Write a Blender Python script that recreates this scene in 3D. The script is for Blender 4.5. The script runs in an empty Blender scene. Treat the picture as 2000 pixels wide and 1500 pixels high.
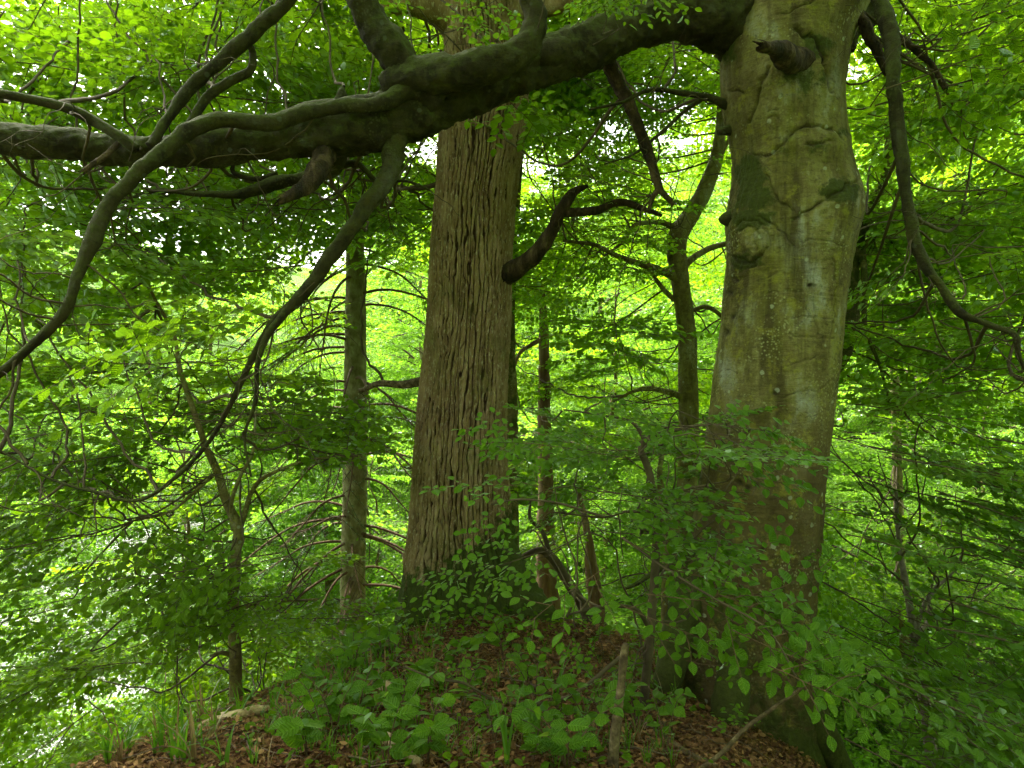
import bpy, math, random
import numpy as np
from mathutils import Vector, Matrix

SC = bpy.context.scene
R = math.radians
FPX = 1327.0          # focal length in pixels of the 2000 px wide photograph
CAMZ = 1.7

# ---------------------------------------------------------------- camera
cam_d = bpy.data.cameras.new("camera")
cam = bpy.data.objects.new("camera", cam_d)
SC.collection.objects.link(cam)
cam.location = (0, 0, CAMZ)
cam.rotation_euler = (R(90), 0, 0)
cam_d.sensor_width = 36.0
cam_d.lens = 36.0 * FPX / 2000.0
cam_d.clip_start = 0.05
cam_d.clip_end = 1000
SC.camera = cam

# ---------------------------------------------------------------- sky, sun, exposure
SUN_EL, SUN_AZ = R(58), R(-28)     # azimuth from +Y towards +X: the sun stands ahead, a little left
w = bpy.data.worlds.new("World")
SC.world = w
w.use_nodes = True
nt = w.node_tree
bg = nt.nodes["Background"]
sky = nt.nodes.new("ShaderNodeTexSky")
sky.sky_type = 'NISHITA'
sky.sun_disc = False
sky.sun_elevation = SUN_EL
sky.sun_rotation = SUN_AZ
sky.air_density = 1.0
sky.dust_density = 8.0
sky.ozone_density = 0.6
hs = nt.nodes.new("ShaderNodeHueSaturation")
hs.inputs['Saturation'].default_value = 0.35     # a milky overcast
nt.links.new(sky.outputs[0], hs.inputs['Color'])
nt.links.new(hs.outputs[0], bg.inputs[0])
bg.inputs[1].default_value = 0.15
sun_d = bpy.data.lights.new("sun", 'SUN')
sun_d.energy = 1.5
sun_d.angle = R(10)
sun_d.color = (1.0, 0.96, 0.88)
sun = bpy.data.objects.new("sun", sun_d)
SC.collection.objects.link(sun)
sd = Vector((math.sin(SUN_AZ) * math.cos(SUN_EL), math.cos(SUN_AZ) * math.cos(SUN_EL), math.sin(SUN_EL)))
sun.rotation_euler = (-sd).to_track_quat('-Z', 'Y').to_euler()
SC.view_settings.view_transform = 'Standard'
SC.view_settings.look = 'None'
SC.view_settings.exposure = 3.08
SC.view_settings.gamma = 1.0
cy = SC.cycles
cy.max_bounces = 9
cy.diffuse_bounces = 8
cy.glossy_bounces = 2
cy.transmission_bounces = 2
cy.transparent_max_bounces = 4
cy.sample_clamp_indirect = 8
cy.use_denoising = True
cy.caustics_reflective = False
cy.caustics_refractive = False
try:
    cy.use_adaptive_sampling = True
    cy.adaptive_threshold = 0.02
    SC.render.use_persistent_data = False
except Exception:
    pass

rs = np.random.RandomState(7)

# ================================================================= helpers
def P(px, py, d):
    """a point d metres in front of the camera that shows at (px,py) of the 2000x1500 photograph"""
    return np.array(((px - 1000) / FPX * d, d, CAMZ + (750 - py) / FPX * d))

def proj(v):
    y = np.maximum(v[..., 1], 0.1)
    return 1000 + v[..., 0] / y * FPX, 750 - (v[..., 2] - CAMZ) / y * FPX

def nrmz(a):
    return a / np.maximum(np.linalg.norm(a, axis=-1, keepdims=True), 1e-9)

def _hash(ix, iy, iz):
    h = (ix.astype(np.int64) * 374761393 + iy.astype(np.int64) * 668265263 + iz.astype(np.int64) * 2147483647 + 12345) & 0xffffffff
    h = ((h ^ (h >> 13)) * 1274126177) & 0xffffffff
    h = (h ^ (h >> 16)) & 0xffffffff
    return h / 4294967295.0

def noise(p):
    """value noise in -1..1, p (...,3)"""
    p = np.asarray(p, float)
    i = np.floor(p).astype(np.int64)
    f = p - i
    f = f * f * (3 - 2 * f)
    o = 0
    for a in (0, 1):
        for b in (0, 1):
            for c in (0, 1):
                wgt = (f[..., 0] if a else 1 - f[..., 0]) * (f[..., 1] if b else 1 - f[..., 1]) * (f[..., 2] if c else 1 - f[..., 2])
                o = o + wgt * _hash(i[..., 0] + a, i[..., 1] + b, i[..., 2] + c)
    return o * 2 - 1

def fbm(p, n=4):
    o, a = 0, 0.5
    p = np.asarray(p, float)
    for k in range(n):
        o = o + a * noise(p + k * 17.3)
        p = p * 2.03
        a *= 0.5
    return o

def worley(u, v, pu):
    """distances to the nearest and second nearest jittered cell point; u wraps after pu cells"""
    iu, iv = np.floor(u).astype(np.int64), np.floor(v).astype(np.int64)
    f1 = np.full(u.shape, 9.0)
    f2 = np.full(u.shape, 9.0)
    for a in (-1, 0, 1):
        for b in (-1, 0, 1):
            cu, cv = iu + a, iv + b
            m = np.mod(cu, pu)
            qx = cu + 0.1 + 0.8 * _hash(m, cv, m * 0 + 3)
            qy = cv + 0.1 + 0.8 * _hash(m, cv, m * 0 + 9)
            d = np.sqrt((u - qx) ** 2 + (v - qy) ** 2)
            f2 = np.minimum(f2, np.maximum(f1, d))
            f1 = np.minimum(f1, d)
    return f1, f2

def smooth(a, b, x):
    t = np.clip((x - a) / (b - a), 0, 1)
    return t * t * (3 - 2 * t)

def mesh_np(name, verts, loops, totals, mat, smooth_=False, uv=None, attrs=None):
    me = bpy.data.meshes.new(name)
    verts = np.ascontiguousarray(verts, dtype=np.float32)
    loops = np.ascontiguousarray(loops, dtype=np.int32)
    totals = np.asarray(totals, dtype=np.int32)
    me.vertices.add(len(verts))
    me.vertices.foreach_set("co", verts.ravel())
    me.loops.add(len(loops))
    me.loops.foreach_set("vertex_index", loops)
    me.polygons.add(len(totals))
    st = np.concatenate(([0], np.cumsum(totals)[:-1])).astype(np.int32)
    me.polygons.foreach_set("loop_start", st)
    if smooth_:
        me.polygons.foreach_set("use_smooth", np.ones(len(totals), dtype=bool))
    me.materials.append(mat)
    if uv is not None:
        l = me.uv_layers.new(name="UVMap")
        l.data.foreach_set("uv", np.ascontiguousarray(uv[loops], dtype=np.float32).ravel())
    for k, a in (attrs or {}).items():
        at = me.attributes.new(k, 'FLOAT', 'POINT')
        at.data.foreach_set("value", np.ascontiguousarray(a, dtype=np.float32).ravel())
    me.update(calc_edges=True)
    return me

def link(name, me, parent=None):
    o = bpy.data.objects.new(name, me)
    SC.collection.objects.link(o)
    if parent is not None:
        o.parent = parent
    return o

def tag(o, label=None, cat=None, group=None, kind=None):
    for k, v in (("label", label), ("category", cat), ("group", group), ("kind", kind)):
        if v:
            o[k] = v
    return o

def root_at(name, loc, label, cat, group=None):
    o = bpy.data.objects.new(name, None)
    o.empty_display_size = 0.2
    SC.collection.objects.link(o)
    o.location = loc
    return tag(o, label, cat, group)

class Acc:
    """collects pieces (verts, loops, totals, uv, rnd) into one mesh"""
    def __init__(s):
        s.v, s.l, s.t, s.u, s.r, s.n = [], [], [], [], [], 0
    def add(s, v, l, t, u=None, r=None):
        s.v.append(v); s.l.append(l + s.n); s.t.append(t)
        s.u.append(u if u is not None else np.zeros((len(v), 2)))
        s.r.append(r if r is not None else np.zeros(len(v)))
        s.n += len(v)
    def arrays(s):
        return np.concatenate(s.v), np.concatenate(s.l), np.concatenate(s.t), np.concatenate(s.u), np.concatenate(s.r)
    def build(s, name, mat, parent=None, smooth_=False, off=None):
        if not s.v:
            return None
        v, l, t, u, r = s.arrays()
        if off is not None:
            v = v - np.array(off)
        me = mesh_np(name, v, l, t, mat, smooth_, u, {"rnd": r})
        return link(name, me, parent)

def catmull(pts, step):
    """resample control points (n,k) with a Catmull-Rom spline, about one sample every step metres"""
    p = np.asarray(pts, float)
    q = np.vstack([2 * p[0] - p[1], p, 2 * p[-1] - p[-2]])
    out = []
    for i in range(1, len(q) - 2):
        n = max(2, int(np.linalg.norm(q[i + 1][:3] - q[i][:3]) / step))
        t = np.linspace(0, 1, n, endpoint=False)[:, None]
        a, b, c, d = q[i - 1], q[i], q[i + 1], q[i + 2]
        out.append(0.5 * ((2 * b) + (c - a) * t + (2 * a - 5 * b + 4 * c - d) * t ** 2 + (3 * b - a - 3 * c + d) * t ** 3))
    out.append(p[-1:])
    return np.vstack(out)

def tube_grid(path, rad, n):
    """rings around a path: (m,n,3) points and outward normals"""
    path = np.asarray(path, float)
    tan = nrmz(np.gradient(path, axis=0))
    ref = np.array((0.0, 0.0, 1.0)) if abs(tan[0][2]) < 0.8 else np.array((0.0, 1.0, 0.0))
    u = ref - tan[0] * ref.dot(tan[0])
    us = np.zeros_like(path)
    for i in range(len(path)):
        u = u - tan[i] * u.dot(tan[i])
        u = u / max(np.linalg.norm(u), 1e-9)
        us[i] = u
    vs = np.cross(tan, us)
    a = np.linspace(0, 2 * np.pi, n, endpoint=False)
    nor = us[:, None, :] * np.cos(a)[None, :, None] + vs[:, None, :] * np.sin(a)[None, :, None]
    return path[:, None, :] + nor * np.asarray(rad)[:, None, None], nor

def grid_faces(m, n, wrap=True):
    i = np.arange(m - 1)[:, None] * n
    k = n if wrap else n - 1
    j = np.arange(k)[None, :]
    j2 = (j + 1) % n
    f = np.stack([i + j, i + j2, i + n + j2, i + n + j], axis=-1).reshape(-1)
    return f.astype(np.int64), np.full((m - 1) * k, 4)

def add_tube(acc, path, rad, n=5, r=0.0, cap=True):
    g, _ = tube_grid(path, rad, n)
    m = len(path)
    f, t = grid_faces(m, n)
    v = g.reshape(-1, 3)
    if cap:
        f = np.concatenate([f, np.arange(n)[::-1], np.arange(n) + (m - 1) * n])
        t = np.concatenate([t, [n, n]])
    acc.add(v, f, t, None, np.full(len(v), r))

# ================================================================= materials
def new_mat(name):
    m = bpy.data.materials.new(name)
    m.use_nodes = True
    m.node_tree.nodes.clear()
    return m, m.node_tree.nodes, m.node_tree.links

def N(nodes, typ, **kw):
    n = nodes.new(typ)
    for k, v in kw.items():
        setattr(n, k, v)
    return n

def ramp(nodes, links, src, stops, interp='LINEAR'):
    n = nodes.new("ShaderNodeValToRGB")
    n.color_ramp.interpolation = interp
    e = n.color_ramp.elements
    while len(e) < len(stops):
        e.new(0.5)
    for i, (p, c) in enumerate(stops):
        e[i].position = p
        e[i].color = (*c, 1) if len(c) == 3 else c
    links.new(src, n.inputs[0])
    return n.outputs[0]

def mixc(nodes, links, fac, a, b, mode='MIX'):
    n = nodes.new("ShaderNodeMix")
    n.data_type = 'RGBA'
    n.blend_type = mode
    for sock, val in ((n.inputs[0], fac), (n.inputs[6], a), (n.inputs[7], b)):
        if hasattr(val, 'links') or isinstance(val, bpy.types.NodeSocket):
            links.new(val, sock)
        elif isinstance(val, (int, float)):
            sock.default_value = val
        else:
            sock.default_value = (*val, 1)
    return n.outputs[2]

def math_(nodes, links, op, a, b=0.0, clamp=False):
    n = nodes.new("ShaderNodeMath")
    n.operation = op
    n.use_clamp = clamp
    for sock, val in ((n.inputs[0], a), (n.inputs[1], b)):
        if isinstance(val, bpy.types.NodeSocket):
            links.new(val, sock)
        else:
            sock.default_value = val
    return n.outputs[0]

def noise_tex(nodes, links, scale, detail=4, rough=0.6, vec=None, stretch=None):
    n = nodes.new("ShaderNodeTexNoise")
    n.inputs['Scale'].default_value = scale
    n.inputs['Detail'].default_value = detail
    n.inputs['Roughness'].default_value = rough
    if vec is None:
        vec = nodes.new("ShaderNodeTexCoord").outputs['Object']
    if stretch:
        mp = nodes.new("ShaderNodeMapping")
        mp.inputs['Scale'].default_value = stretch
        links.new(vec, mp.inputs[0])
        vec = mp.outputs[0]
    links.new(vec, n.inputs['Vector'])
    return n.outputs['Fac']

def attr(nodes, name):
    n = nodes.new("ShaderNodeAttribute")
    n.attribute_name = name
    return n.outputs['Fac']

def leaf_mat(name, dark, light, tdark, tlight, trans=0.5, gloss=0.06, rough=0.42, veins=False, scale=0.35):
    """a thin leaf: diffuse upper side, light passing through, a weak sheen"""
    m, n, l = new_mat(name)
    out = n.new("ShaderNodeOutputMaterial")
    rnd = attr(n, "rnd")
    nz = noise_tex(n, l, scale, 2, 0.5, n.new("ShaderNodeNewGeometry").outputs['Position'])
    nz = math_(n, l, 'MULTIPLY_ADD', nz, 1.6)
    n[nz.node.name].inputs[2].default_value = -0.3
    f = math_(n, l, 'MULTIPLY', rnd, 0.6)
    f = math_(n, l, 'ADD', f, math_(n, l, 'MULTIPLY', nz, 0.4), True)
    c = mixc(n, l, f, dark, light)
    t = mixc(n, l, f, tdark, tlight)
    norm = None
    if veins:
        uv = n.new("ShaderNodeUVMap"); uv.uv_map = "UVMap"
        sp = n.new("ShaderNodeSeparateXYZ"); l.new(uv.outputs[0], sp.inputs[0])
        av = math_(n, l, 'ABSOLUTE', sp.outputs[1])
        ph = math_(n, l, 'SUBTRACT', sp.outputs[0], math_(n, l, 'MULTIPLY', av, 0.75))
        s = math_(n, l, 'SINE', math_(n, l, 'MULTIPLY', ph, 44.0))
        rib = math_(n, l, 'SUBTRACT', 1.0, math_(n, l, 'MULTIPLY', av, 22.0), True)
        hgt = math_(n, l, 'SUBTRACT', s, math_(n, l, 'MULTIPLY', rib, 1.5))
        b = n.new("ShaderNodeBump"); b.inputs['Strength'].default_value = 0.55; b.inputs['Distance'].default_value = 0.004
        l.new(hgt, b.inputs['Height'])
        norm = b.outputs[0]
        vn = math_(n, l, 'MULTIPLY', math_(n, l, 'GREATER_THAN', s, 0.86), 0.3)
        vn = math_(n, l, 'MAXIMUM', vn, math_(n, l, 'MULTIPLY', rib, 0.5))
        c = mixc(n, l, vn, c, tuple(x * 1.7 for x in light))
    d = n.new("ShaderNodeBsdfDiffuse"); l.new(c, d.inputs[0])
    tr = n.new("ShaderNodeBsdfTranslucent"); l.new(t, tr.inputs[0])
    mx = n.new("ShaderNodeMixShader"); mx.inputs[0].default_value = trans
    l.new(d.outputs[0], mx.inputs[1]); l.new(tr.outputs[0], mx.inputs[2])
    g = n.new("ShaderNodeBsdfGlossy"); g.inputs['Roughness'].default_value = rough
    g.inputs[0].default_value = (0.8, 0.95, 0.8, 1)
    fr = n.new("ShaderNodeFresnel"); fr.inputs[0].default_value = 1.35
    gf = math_(n, l, 'MULTIPLY', fr.outputs[0], gloss * 10)
    m2 = n.new("ShaderNodeMixShader"); l.new(gf, m2.inputs[0])
    l.new(mx.outputs[0], m2.inputs[1]); l.new(g.outputs[0], m2.inputs[2])
    if norm is not None:
        for q in (d, g, tr):
            l.new(norm, q.inputs['Normal'])
    l.new(m2.outputs[0], out.inputs[0])
    return m

def finish(m, n, l, col, bump, strength=0.5, dist=0.01, rough=0.85, spec=0.2):
    out = n.new("ShaderNodeOutputMaterial")
    b = n.new("ShaderNodeBsdfPrincipled")
    l.new(col, b.inputs['Base Color'])
    b.inputs['Roughness'].default_value = rough
    b.inputs['Specular IOR Level'].default_value = spec
    bp = n.new("ShaderNodeBump")
    bp.inputs['Strength'].default_value = strength
    bp.inputs['Distance'].default_value = dist
    l.new(bump, bp.inputs['Height'])
    l.new(bp.outputs[0], b.inputs['Normal'])
    l.new(b.outputs[0], out.inputs[0])
    return m

def mat_oak():
    m, n, l = new_mat("oak_bark")
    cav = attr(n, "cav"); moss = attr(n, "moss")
    a = noise_tex(n, l, 9, 5, 0.65, stretch=(1, 1, 0.25))
    b = noise_tex(n, l, 60, 3, 0.7, stretch=(1, 1, 0.4))
    c = ramp(n, l, a, [(0.3, (0.125, 0.078, 0.032)), (0.5, (0.225, 0.150, 0.070)), (0.7, (0.36, 0.26, 0.14))])
    c = mixc(n, l, ramp(n, l, b, [(0.54, (0, 0, 0)), (0.68, (1, 1, 1))]), c, (0.38, 0.32, 0.19))
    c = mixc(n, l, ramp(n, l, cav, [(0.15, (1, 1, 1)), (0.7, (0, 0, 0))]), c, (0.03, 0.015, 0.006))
    big = noise_tex(n, l, 2.6, 4, 0.6)
    c = mixc(n, l, ramp(n, l, big, [(0.54, (0, 0, 0)), (0.70, (0.5, 0.5, 0.5))]), c, (0.10, 0.10, 0.022))
    mf = math_(n, l, 'ADD', moss, math_(n, l, 'MULTIPLY', math_(n, l, 'SUBTRACT', noise_tex(n, l, 14, 5, 0.7), 0.5), 1.3))
    mf = ramp(n, l, mf, [(0.42, (0, 0, 0)), (0.62, (1, 1, 1))])
    mc = mixc(n, l, noise_tex(n, l, 40, 4), (0.015, 0.025, 0.004), (0.08, 0.10, 0.015))
    c = mixc(n, l, mf, c, mc)
    h = math_(n, l, 'ADD', b, math_(n, l, 'MULTIPLY', noise_tex(n, l, 150, 3), 0.5))
    return finish(m, n, l, c, h, 0.8, 0.012, 0.9)

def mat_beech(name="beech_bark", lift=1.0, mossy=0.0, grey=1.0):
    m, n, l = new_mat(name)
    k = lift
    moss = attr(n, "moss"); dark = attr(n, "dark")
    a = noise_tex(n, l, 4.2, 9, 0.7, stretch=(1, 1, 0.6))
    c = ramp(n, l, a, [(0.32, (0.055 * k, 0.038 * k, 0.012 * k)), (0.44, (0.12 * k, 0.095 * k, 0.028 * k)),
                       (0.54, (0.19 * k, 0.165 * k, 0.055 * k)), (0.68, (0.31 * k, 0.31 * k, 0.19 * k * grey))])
    st = noise_tex(n, l, 5, 4, 0.6, stretch=(1.5, 1.5, 0.12))
    c = mixc(n, l, ramp(n, l, st, [(0.5, (0, 0, 0)), (0.66, (0.6, 0.6, 0.6))]), c, (0.14 * k, 0.135 * k, 0.012 * k))
    st2 = noise_tex(n, l, 4, 6, 0.65, stretch=(1.7, 1.7, 0.16))
    c = mixc(n, l, ramp(n, l, st2, [(0.50, (0, 0, 0)), (0.62, (0.85, 0.85, 0.85))]), c, (0.055 * k, 0.040 * k, 0.012 * k))
    c = mixc(n, l, math_(n, l, 'MULTIPLY', attr(n, "brown_tone"), 0.92), c, mixc(n, l, noise_tex(n, l, 8, 5, 0.65, stretch=(1, 1, .4)), (0.035 * k, 0.022 * k, 0.007 * k), (0.13 * k, 0.09 * k, 0.03 * k)))
    spk = noise_tex(n, l, 26, 7, 0.75, stretch=(1, 1, 1.8))
    c = mixc(n, l, ramp(n, l, spk, [(0.36, (0.6, 0.6, 0.6)), (0.48, (0, 0, 0))]), c, (0.04 * k, 0.03 * k, 0.01 * k))
    yl = noise_tex(n, l, 10, 7, 0.75)
    c = mixc(n, l, ramp(n, l, yl, [(0.54, (0, 0, 0)), (0.64, (0.7, 0.7, 0.7))]), c, (0.22 * k, 0.20 * k, 0.025 * k))
    # lichen spots
    vo = n.new("ShaderNodeTexVoronoi"); vo.inputs['Scale'].default_value = 55
    tc = n.new("ShaderNodeTexCoord"); l.new(tc.outputs['Object'], vo.inputs['Vector'])
    sp = ramp(n, l, vo.outputs['Distance'], [(0.20, (1, 1, 1)), (0.40, (0, 0, 0))])
    area = ramp(n, l, noise_tex(n, l, 2.6, 6, 0.7), [(0.50, (0, 0, 0)), (0.60, (1, 1, 1))])
    c = mixc(n, l, math_(n, l, 'MULTIPLY', math_(n, l, 'MULTIPLY', sp, area), 0.75), c, (0.30 * k, 0.30 * k, 0.14 * k))
    # big pale lichen
    v2 = n.new("ShaderNodeTexVoronoi"); v2.inputs['Scale'].default_value = 9
    l.new(tc.outputs['Object'], v2.inputs['Vector'])
    s2 = math_(n, l, 'ADD', v2.outputs['Distance'], math_(n, l, 'MULTIPLY', noise_tex(n, l, 40, 3), 0.14))
    c = mixc(n, l, ramp(n, l, s2, [(0.16, (0.6, 0.6, 0.6)), (0.2, (0, 0, 0))]), c, (0.36 * k, 0.38 * k, 0.26 * k))
    # moss
    geo = n.new("ShaderNodeNewGeometry")
    sz = n.new("ShaderNodeSeparateXYZ"); l.new(geo.outputs['Normal'], sz.inputs[0])
    up = math_(n, l, 'MULTIPLY', sz.outputs[2], 0.35 * mossy)
    mf = math_(n, l, 'ADD', moss, math_(n, l, 'MULTIPLY', math_(n, l, 'SUBTRACT', noise_tex(n, l, 11, 6, 0.72), 0.5), 1.5))
    mf = math_(n, l, 'ADD', mf, up)
    mf = ramp(n, l, mf, [(0.36 - 0.1 * mossy, (0, 0, 0)), (0.56, (1, 1, 1))])
    mc = mixc(n, l, noise_tex(n, l, 60, 4), (0.012, 0.016, 0.003), (0.075, 0.085, 0.012))
    c = mixc(n, l, mf, c, mc)
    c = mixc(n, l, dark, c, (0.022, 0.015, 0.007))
    crk = noise_tex(n, l, 22, 6, 0.7, stretch=(0.35, 0.35, 2.4))
    h = math_(n, l, 'ADD', math_(n, l, 'MULTIPLY', crk, 0.9), math_(n, l, 'MULTIPLY', noise_tex(n, l, 90, 4, 0.7), 0.6))
    h = math_(n, l, 'ADD', h, math_(n, l, 'MULTIPLY', mf, 0.5))
    return finish(m, n, l, c, h, 0.7, 0.018, 0.85, 0.2)

def mat_simple(name, stops, scale=8, stretch=(1, 1, 0.3), bump=0.6, dist=0.01, fine=70):
    m, n, l = new_mat(name)
    a = noise_tex(n, l, scale, 5, 0.65, stretch=stretch)
    c = ramp(n, l, a, stops)
    h = math_(n, l, 'ADD', a, math_(n, l, 'MULTIPLY', noise_tex(n, l, fine, 3), 0.5))
    return finish(m, n, l, c, h, bump, dist, 0.88)

M = {}
M['oak'] = mat_oak()
M['beech'] = mat_beech("beech_bark", 0.92, 0.0, 1.35)
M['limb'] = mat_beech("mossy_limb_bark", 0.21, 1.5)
M['slim'] = mat_beech("pale_beech_bark", 0.9, 0.2)
M['fir'] = mat_simple("fir_bark", [(0.3, (0.07, 0.06, 0.022)), (0.5, (0.16, 0.145, 0.065)), (0.7, (0.28, 0.27, 0.15))], 12, (1, 1, 0.6), 0.9, 0.02, 50)
M['rot'] = mat_simple("rotten_wood", [(0.34, (0.010, 0.007, 0.003)), (0.5, (0.032, 0.020, 0.009)), (0.7, (0.11, 0.075, 0.036))], 14, (1, 1, 0.2), 1.0, 0.03)
M['snag'] = mat_simple("red_snag_wood", [(0.3, (0.07, 0.03, 0.012)), (0.5, (0.12, 0.075, 0.035)), (0.7, (0.22, 0.165, 0.085))], 10, (1, 1, 0.15), 1.0, 0.02)
M['twig'] = mat_simple("twig_bark", [(0.3, (0.035, 0.025, 0.012)), (0.7, (0.10, 0.075, 0.04))], 10, (1, 1, 1), 0.3)
M['palewood'] = mat_simple("bare_wood", [(0.3, (0.16, 0.08, 0.035)), (0.5, (0.38, 0.27, 0.14)), (0.7, (0.55, 0.43, 0.25))], 16, (1, 1, 1), 1.0, 0.02)
M['stick'] = mat_simple("dead_stick_bark", [(0.35, (0.045, 0.030, 0.014)), (0.55, (0.12, 0.085, 0.042)), (0.75, (0.27, 0.21, 0.12))], 30, (1, 1, 1), 0.9, 0.01)
M['greytwig'] = mat_simple("grey_twig_bark", [(0.3, (0.10, 0.085, 0.06)), (0.7, (0.26, 0.22, 0.17))], 30, (1, 1, 1), 0.3)

M['stem'] = mat_simple("reddish_stem", [(0.3, (0.05, 0.03, 0.012)), (0.7, (0.13, 0.08, 0.04))], 30, (1, 1, 1), 0.3)
M['drytwig'] = mat_simple("dry_twig", [(0.3, (0.05, 0.032, 0.018)), (0.7, (0.17, 0.12, 0.075))], 30, (1, 1, 1), 0.3)
M['leaf_near'] = leaf_mat("beech_leaf", (0.045, 0.095, 0.005), (0.10, 0.17, 0.009), (0.17, 0.36, 0.003), (0.31, 0.54, 0.008), 0.46, 0.02, 0.45, True, 0.8)
M['leaf_shade'] = leaf_mat("shade_leaf", (0.036, 0.092, 0.007), (0.09, 0.18, 0.013), (0.16, 0.34, 0.005), (0.29, 0.50, 0.010), 0.44, 0.03, 0.38, True, 1.5)
M['leaf_mid'] = leaf_mat("beech_leaf_canopy", (0.045, 0.10, 0.004), (0.10, 0.17, 0.008), (0.20, 0.42, 0.003), (0.37, 0.62, 0.010), 0.53, 0.015, 0.45, False, 0.5)
M['leaf_far'] = leaf_mat("distant_leaf", (0.055, 0.13, 0.006), (0.12, 0.22, 0.015), (0.17, 0.40, 0.010), (0.32, 0.60, 0.035), 0.53, 0.012, 0.5, False, 0.12)
M['needle'] = leaf_mat("fir_needle", (0.02, 0.06, 0.02), (0.05, 0.11, 0.045), (0.05, 0.12, 0.03), (0.10, 0.2, 0.05), 0.3, 0.04, 0.5, False, 0.4)
M['grass'] = leaf_mat("grass_blade", (0.03, 0.085, 0.010), (0.09, 0.17, 0.02), (0.10, 0.28, 0.006), (0.2, 0.40, 0.012), 0.45, 0.008, 0.5, False, 1.2)
M['drygrass'] = leaf_mat("dry_grass_blade", (0.10, 0.06, 0.02), (0.30, 0.20, 0.09), (0.15, 0.09, 0.03), (0.3, 0.2, 0.08), 0.3, 0.01, 0.5, False, 2)
M['litter'] = leaf_mat("dead_leaf", (0.04, 0.017, 0.007), (0.42, 0.24, 0.10), (0.10, 0.04, 0.01), (0.25, 0.13, 0.05), 0.12, 0.01, 0.5, False, 3)

def mat_ground():
    m, n, l = new_mat("leaf_litter_soil")
    geo = n.new("ShaderNodeNewGeometry")
    pos = geo.outputs['Position']
    vo = n.new("ShaderNodeTexVoronoi"); vo.inputs['Scale'].default_value = 42
    mp = n.new("ShaderNodeMapping"); l.new(pos, mp.inputs[0]); l.new(mp.outputs[0], vo.inputs['Vector'])
    sp = n.new("ShaderNodeSeparateColor"); l.new(vo.outputs['Color'], sp.inputs[0])
    c = ramp(n, l, sp.outputs[0], [(0.0, (0.035, 0.014, 0.006)), (0.45, (0.09, 0.036, 0.013)), (0.8, (0.17, 0.08, 0.03)), (1.0, (0.30, 0.17, 0.07))])
    sz = n.new("ShaderNodeSeparateXYZ"); l.new(pos, sz.inputs[0])
    ln_ = n.new("ShaderNodeVectorMath"); ln_.operation = 'DISTANCE'; ln_.inputs[1].default_value = (0, 3, 0)
    l.new(pos, ln_.inputs[0])
    low = ramp(n, l, math_(n, l, 'MULTIPLY', ln_.outputs['Value'], 0.1), [(0.35, (0, 0, 0)), (0.7, (1, 1, 1))])
    g = mixc(n, l, noise_tex(n, l, 1.5, 6, 0.7, pos), (0.03, 0.05, 0.01), (0.12, 0.24, 0.03))
    c = mixc(n, l, low, c, g)
    ms = ramp(n, l, noise_tex(n, l, 3.2, 5, 0.7, pos), [(0.56, (0, 0, 0)), (0.7, (0.8, 0.8, 0.8))])
    c = mixc(n, l, ms, c, (0.035, 0.05, 0.009))
    h = math_(n, l, 'ADD', vo.outputs['Distance'], noise_tex(n, l, 30, 5, 0.7, pos))
    return finish(m, n, l, c, h, 0.9, 0.03, 0.95, 0.1)
M['ground'] = mat_ground()

def mat_water():
    m, n, l = new_mat("river_water")
    pos = n.new("ShaderNodeNewGeometry").outputs['Position']
    a = noise_tex(n, l, 0.9, 6, 0.65, pos, (1, 0.5, 1))
    sky_gleam = ramp(n, l, noise_tex(n, l, 0.35, 6, 0.7, pos, (1.2, 0.6, 1)), [(0.52, (0, 0, 0)), (0.72, (1, 1, 1))])  # pale patches: the sky's reflection painted into the water colour
    c = mixc(n, l, sky_gleam, (0.04, 0.05, 0.025), (0.34, 0.36, 0.31))
    out = n.new("ShaderNodeOutputMaterial")
    b = n.new("ShaderNodeBsdfPrincipled")
    l.new(c, b.inputs['Base Color'])
    b.inputs['Roughness'].default_value = 0.12
    b.inputs['Specular IOR Level'].default_value = 0.5
    bp = n.new("ShaderNodeBump"); bp.inputs['Strength'].default_value = 1.0; bp.inputs['Distance'].default_value = 0.6
    l.new(a, bp.inputs['Height']); l.new(bp.outputs[0], b.inputs['Normal'])
    l.new(b.outputs[0], out.inputs[0])
    return m
M['water'] = mat_water()

# ================================================================= the ground
def softp(x, k=0.35):
    return k * np.log1p(np.exp(np.clip(x / k, -30, 30)))

def H(x, y):
    x = np.asarray(x, float); y = np.asarray(y, float)
    ridge = 0.27 - 0.135 * np.maximum(y - 2.4, 0) - 0.0 * x
    ridge = np.where(y < 1.0, 0.27 + 0.0 * y, ridge)
    el = -2.3 + 0.42 * np.clip(y - 2.4, -0.5, 4.2)
    er = 1.15 - 0.05 * np.clip(y - 4, 0, 4) + 0.35 * np.clip(2.5 - y, 0, 4)
    drop = 0.95 * softp(el - x) + 0.80 * softp(x - er) + 0.55 * softp(y - 5.9)
    mound = 0.10 * np.exp(-(((x + 0.30) / 0.7) ** 2 + ((y - 5.0) / 0.9) ** 2))
    a = ridge - drop + mound
    ch = np.exp(-((x + 16 + 0.05 * (y - 30)) / 9.0) ** 4)
    b = -5.2 - 4.2 * ch + 0.40 * np.maximum(x - 16, 0) + 0.34 * np.maximum(y - 62, 0) * 1.0 + 0.33 * np.maximum(-x - 30, 0)
    b = b + 0.25 * np.maximum(y - 26, 0) * smooth(-4, 8, x)
    b = np.minimum(b, 26)
    p = np.stack([x * 0.25, y * 0.25, 0 * x], -1)
    b = b + 0.6 * fbm(p, 3)
    k = 0.8
    z = np.logaddexp(a / k, b / k) * k
    z = z + 0.05 * fbm(np.stack([x * 1.4, y * 1.4, 0 * x + 5], -1), 3) + 0.015 * fbm(np.stack([x * 7, y * 7, 0 * x], -1), 2)
    return z

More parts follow.
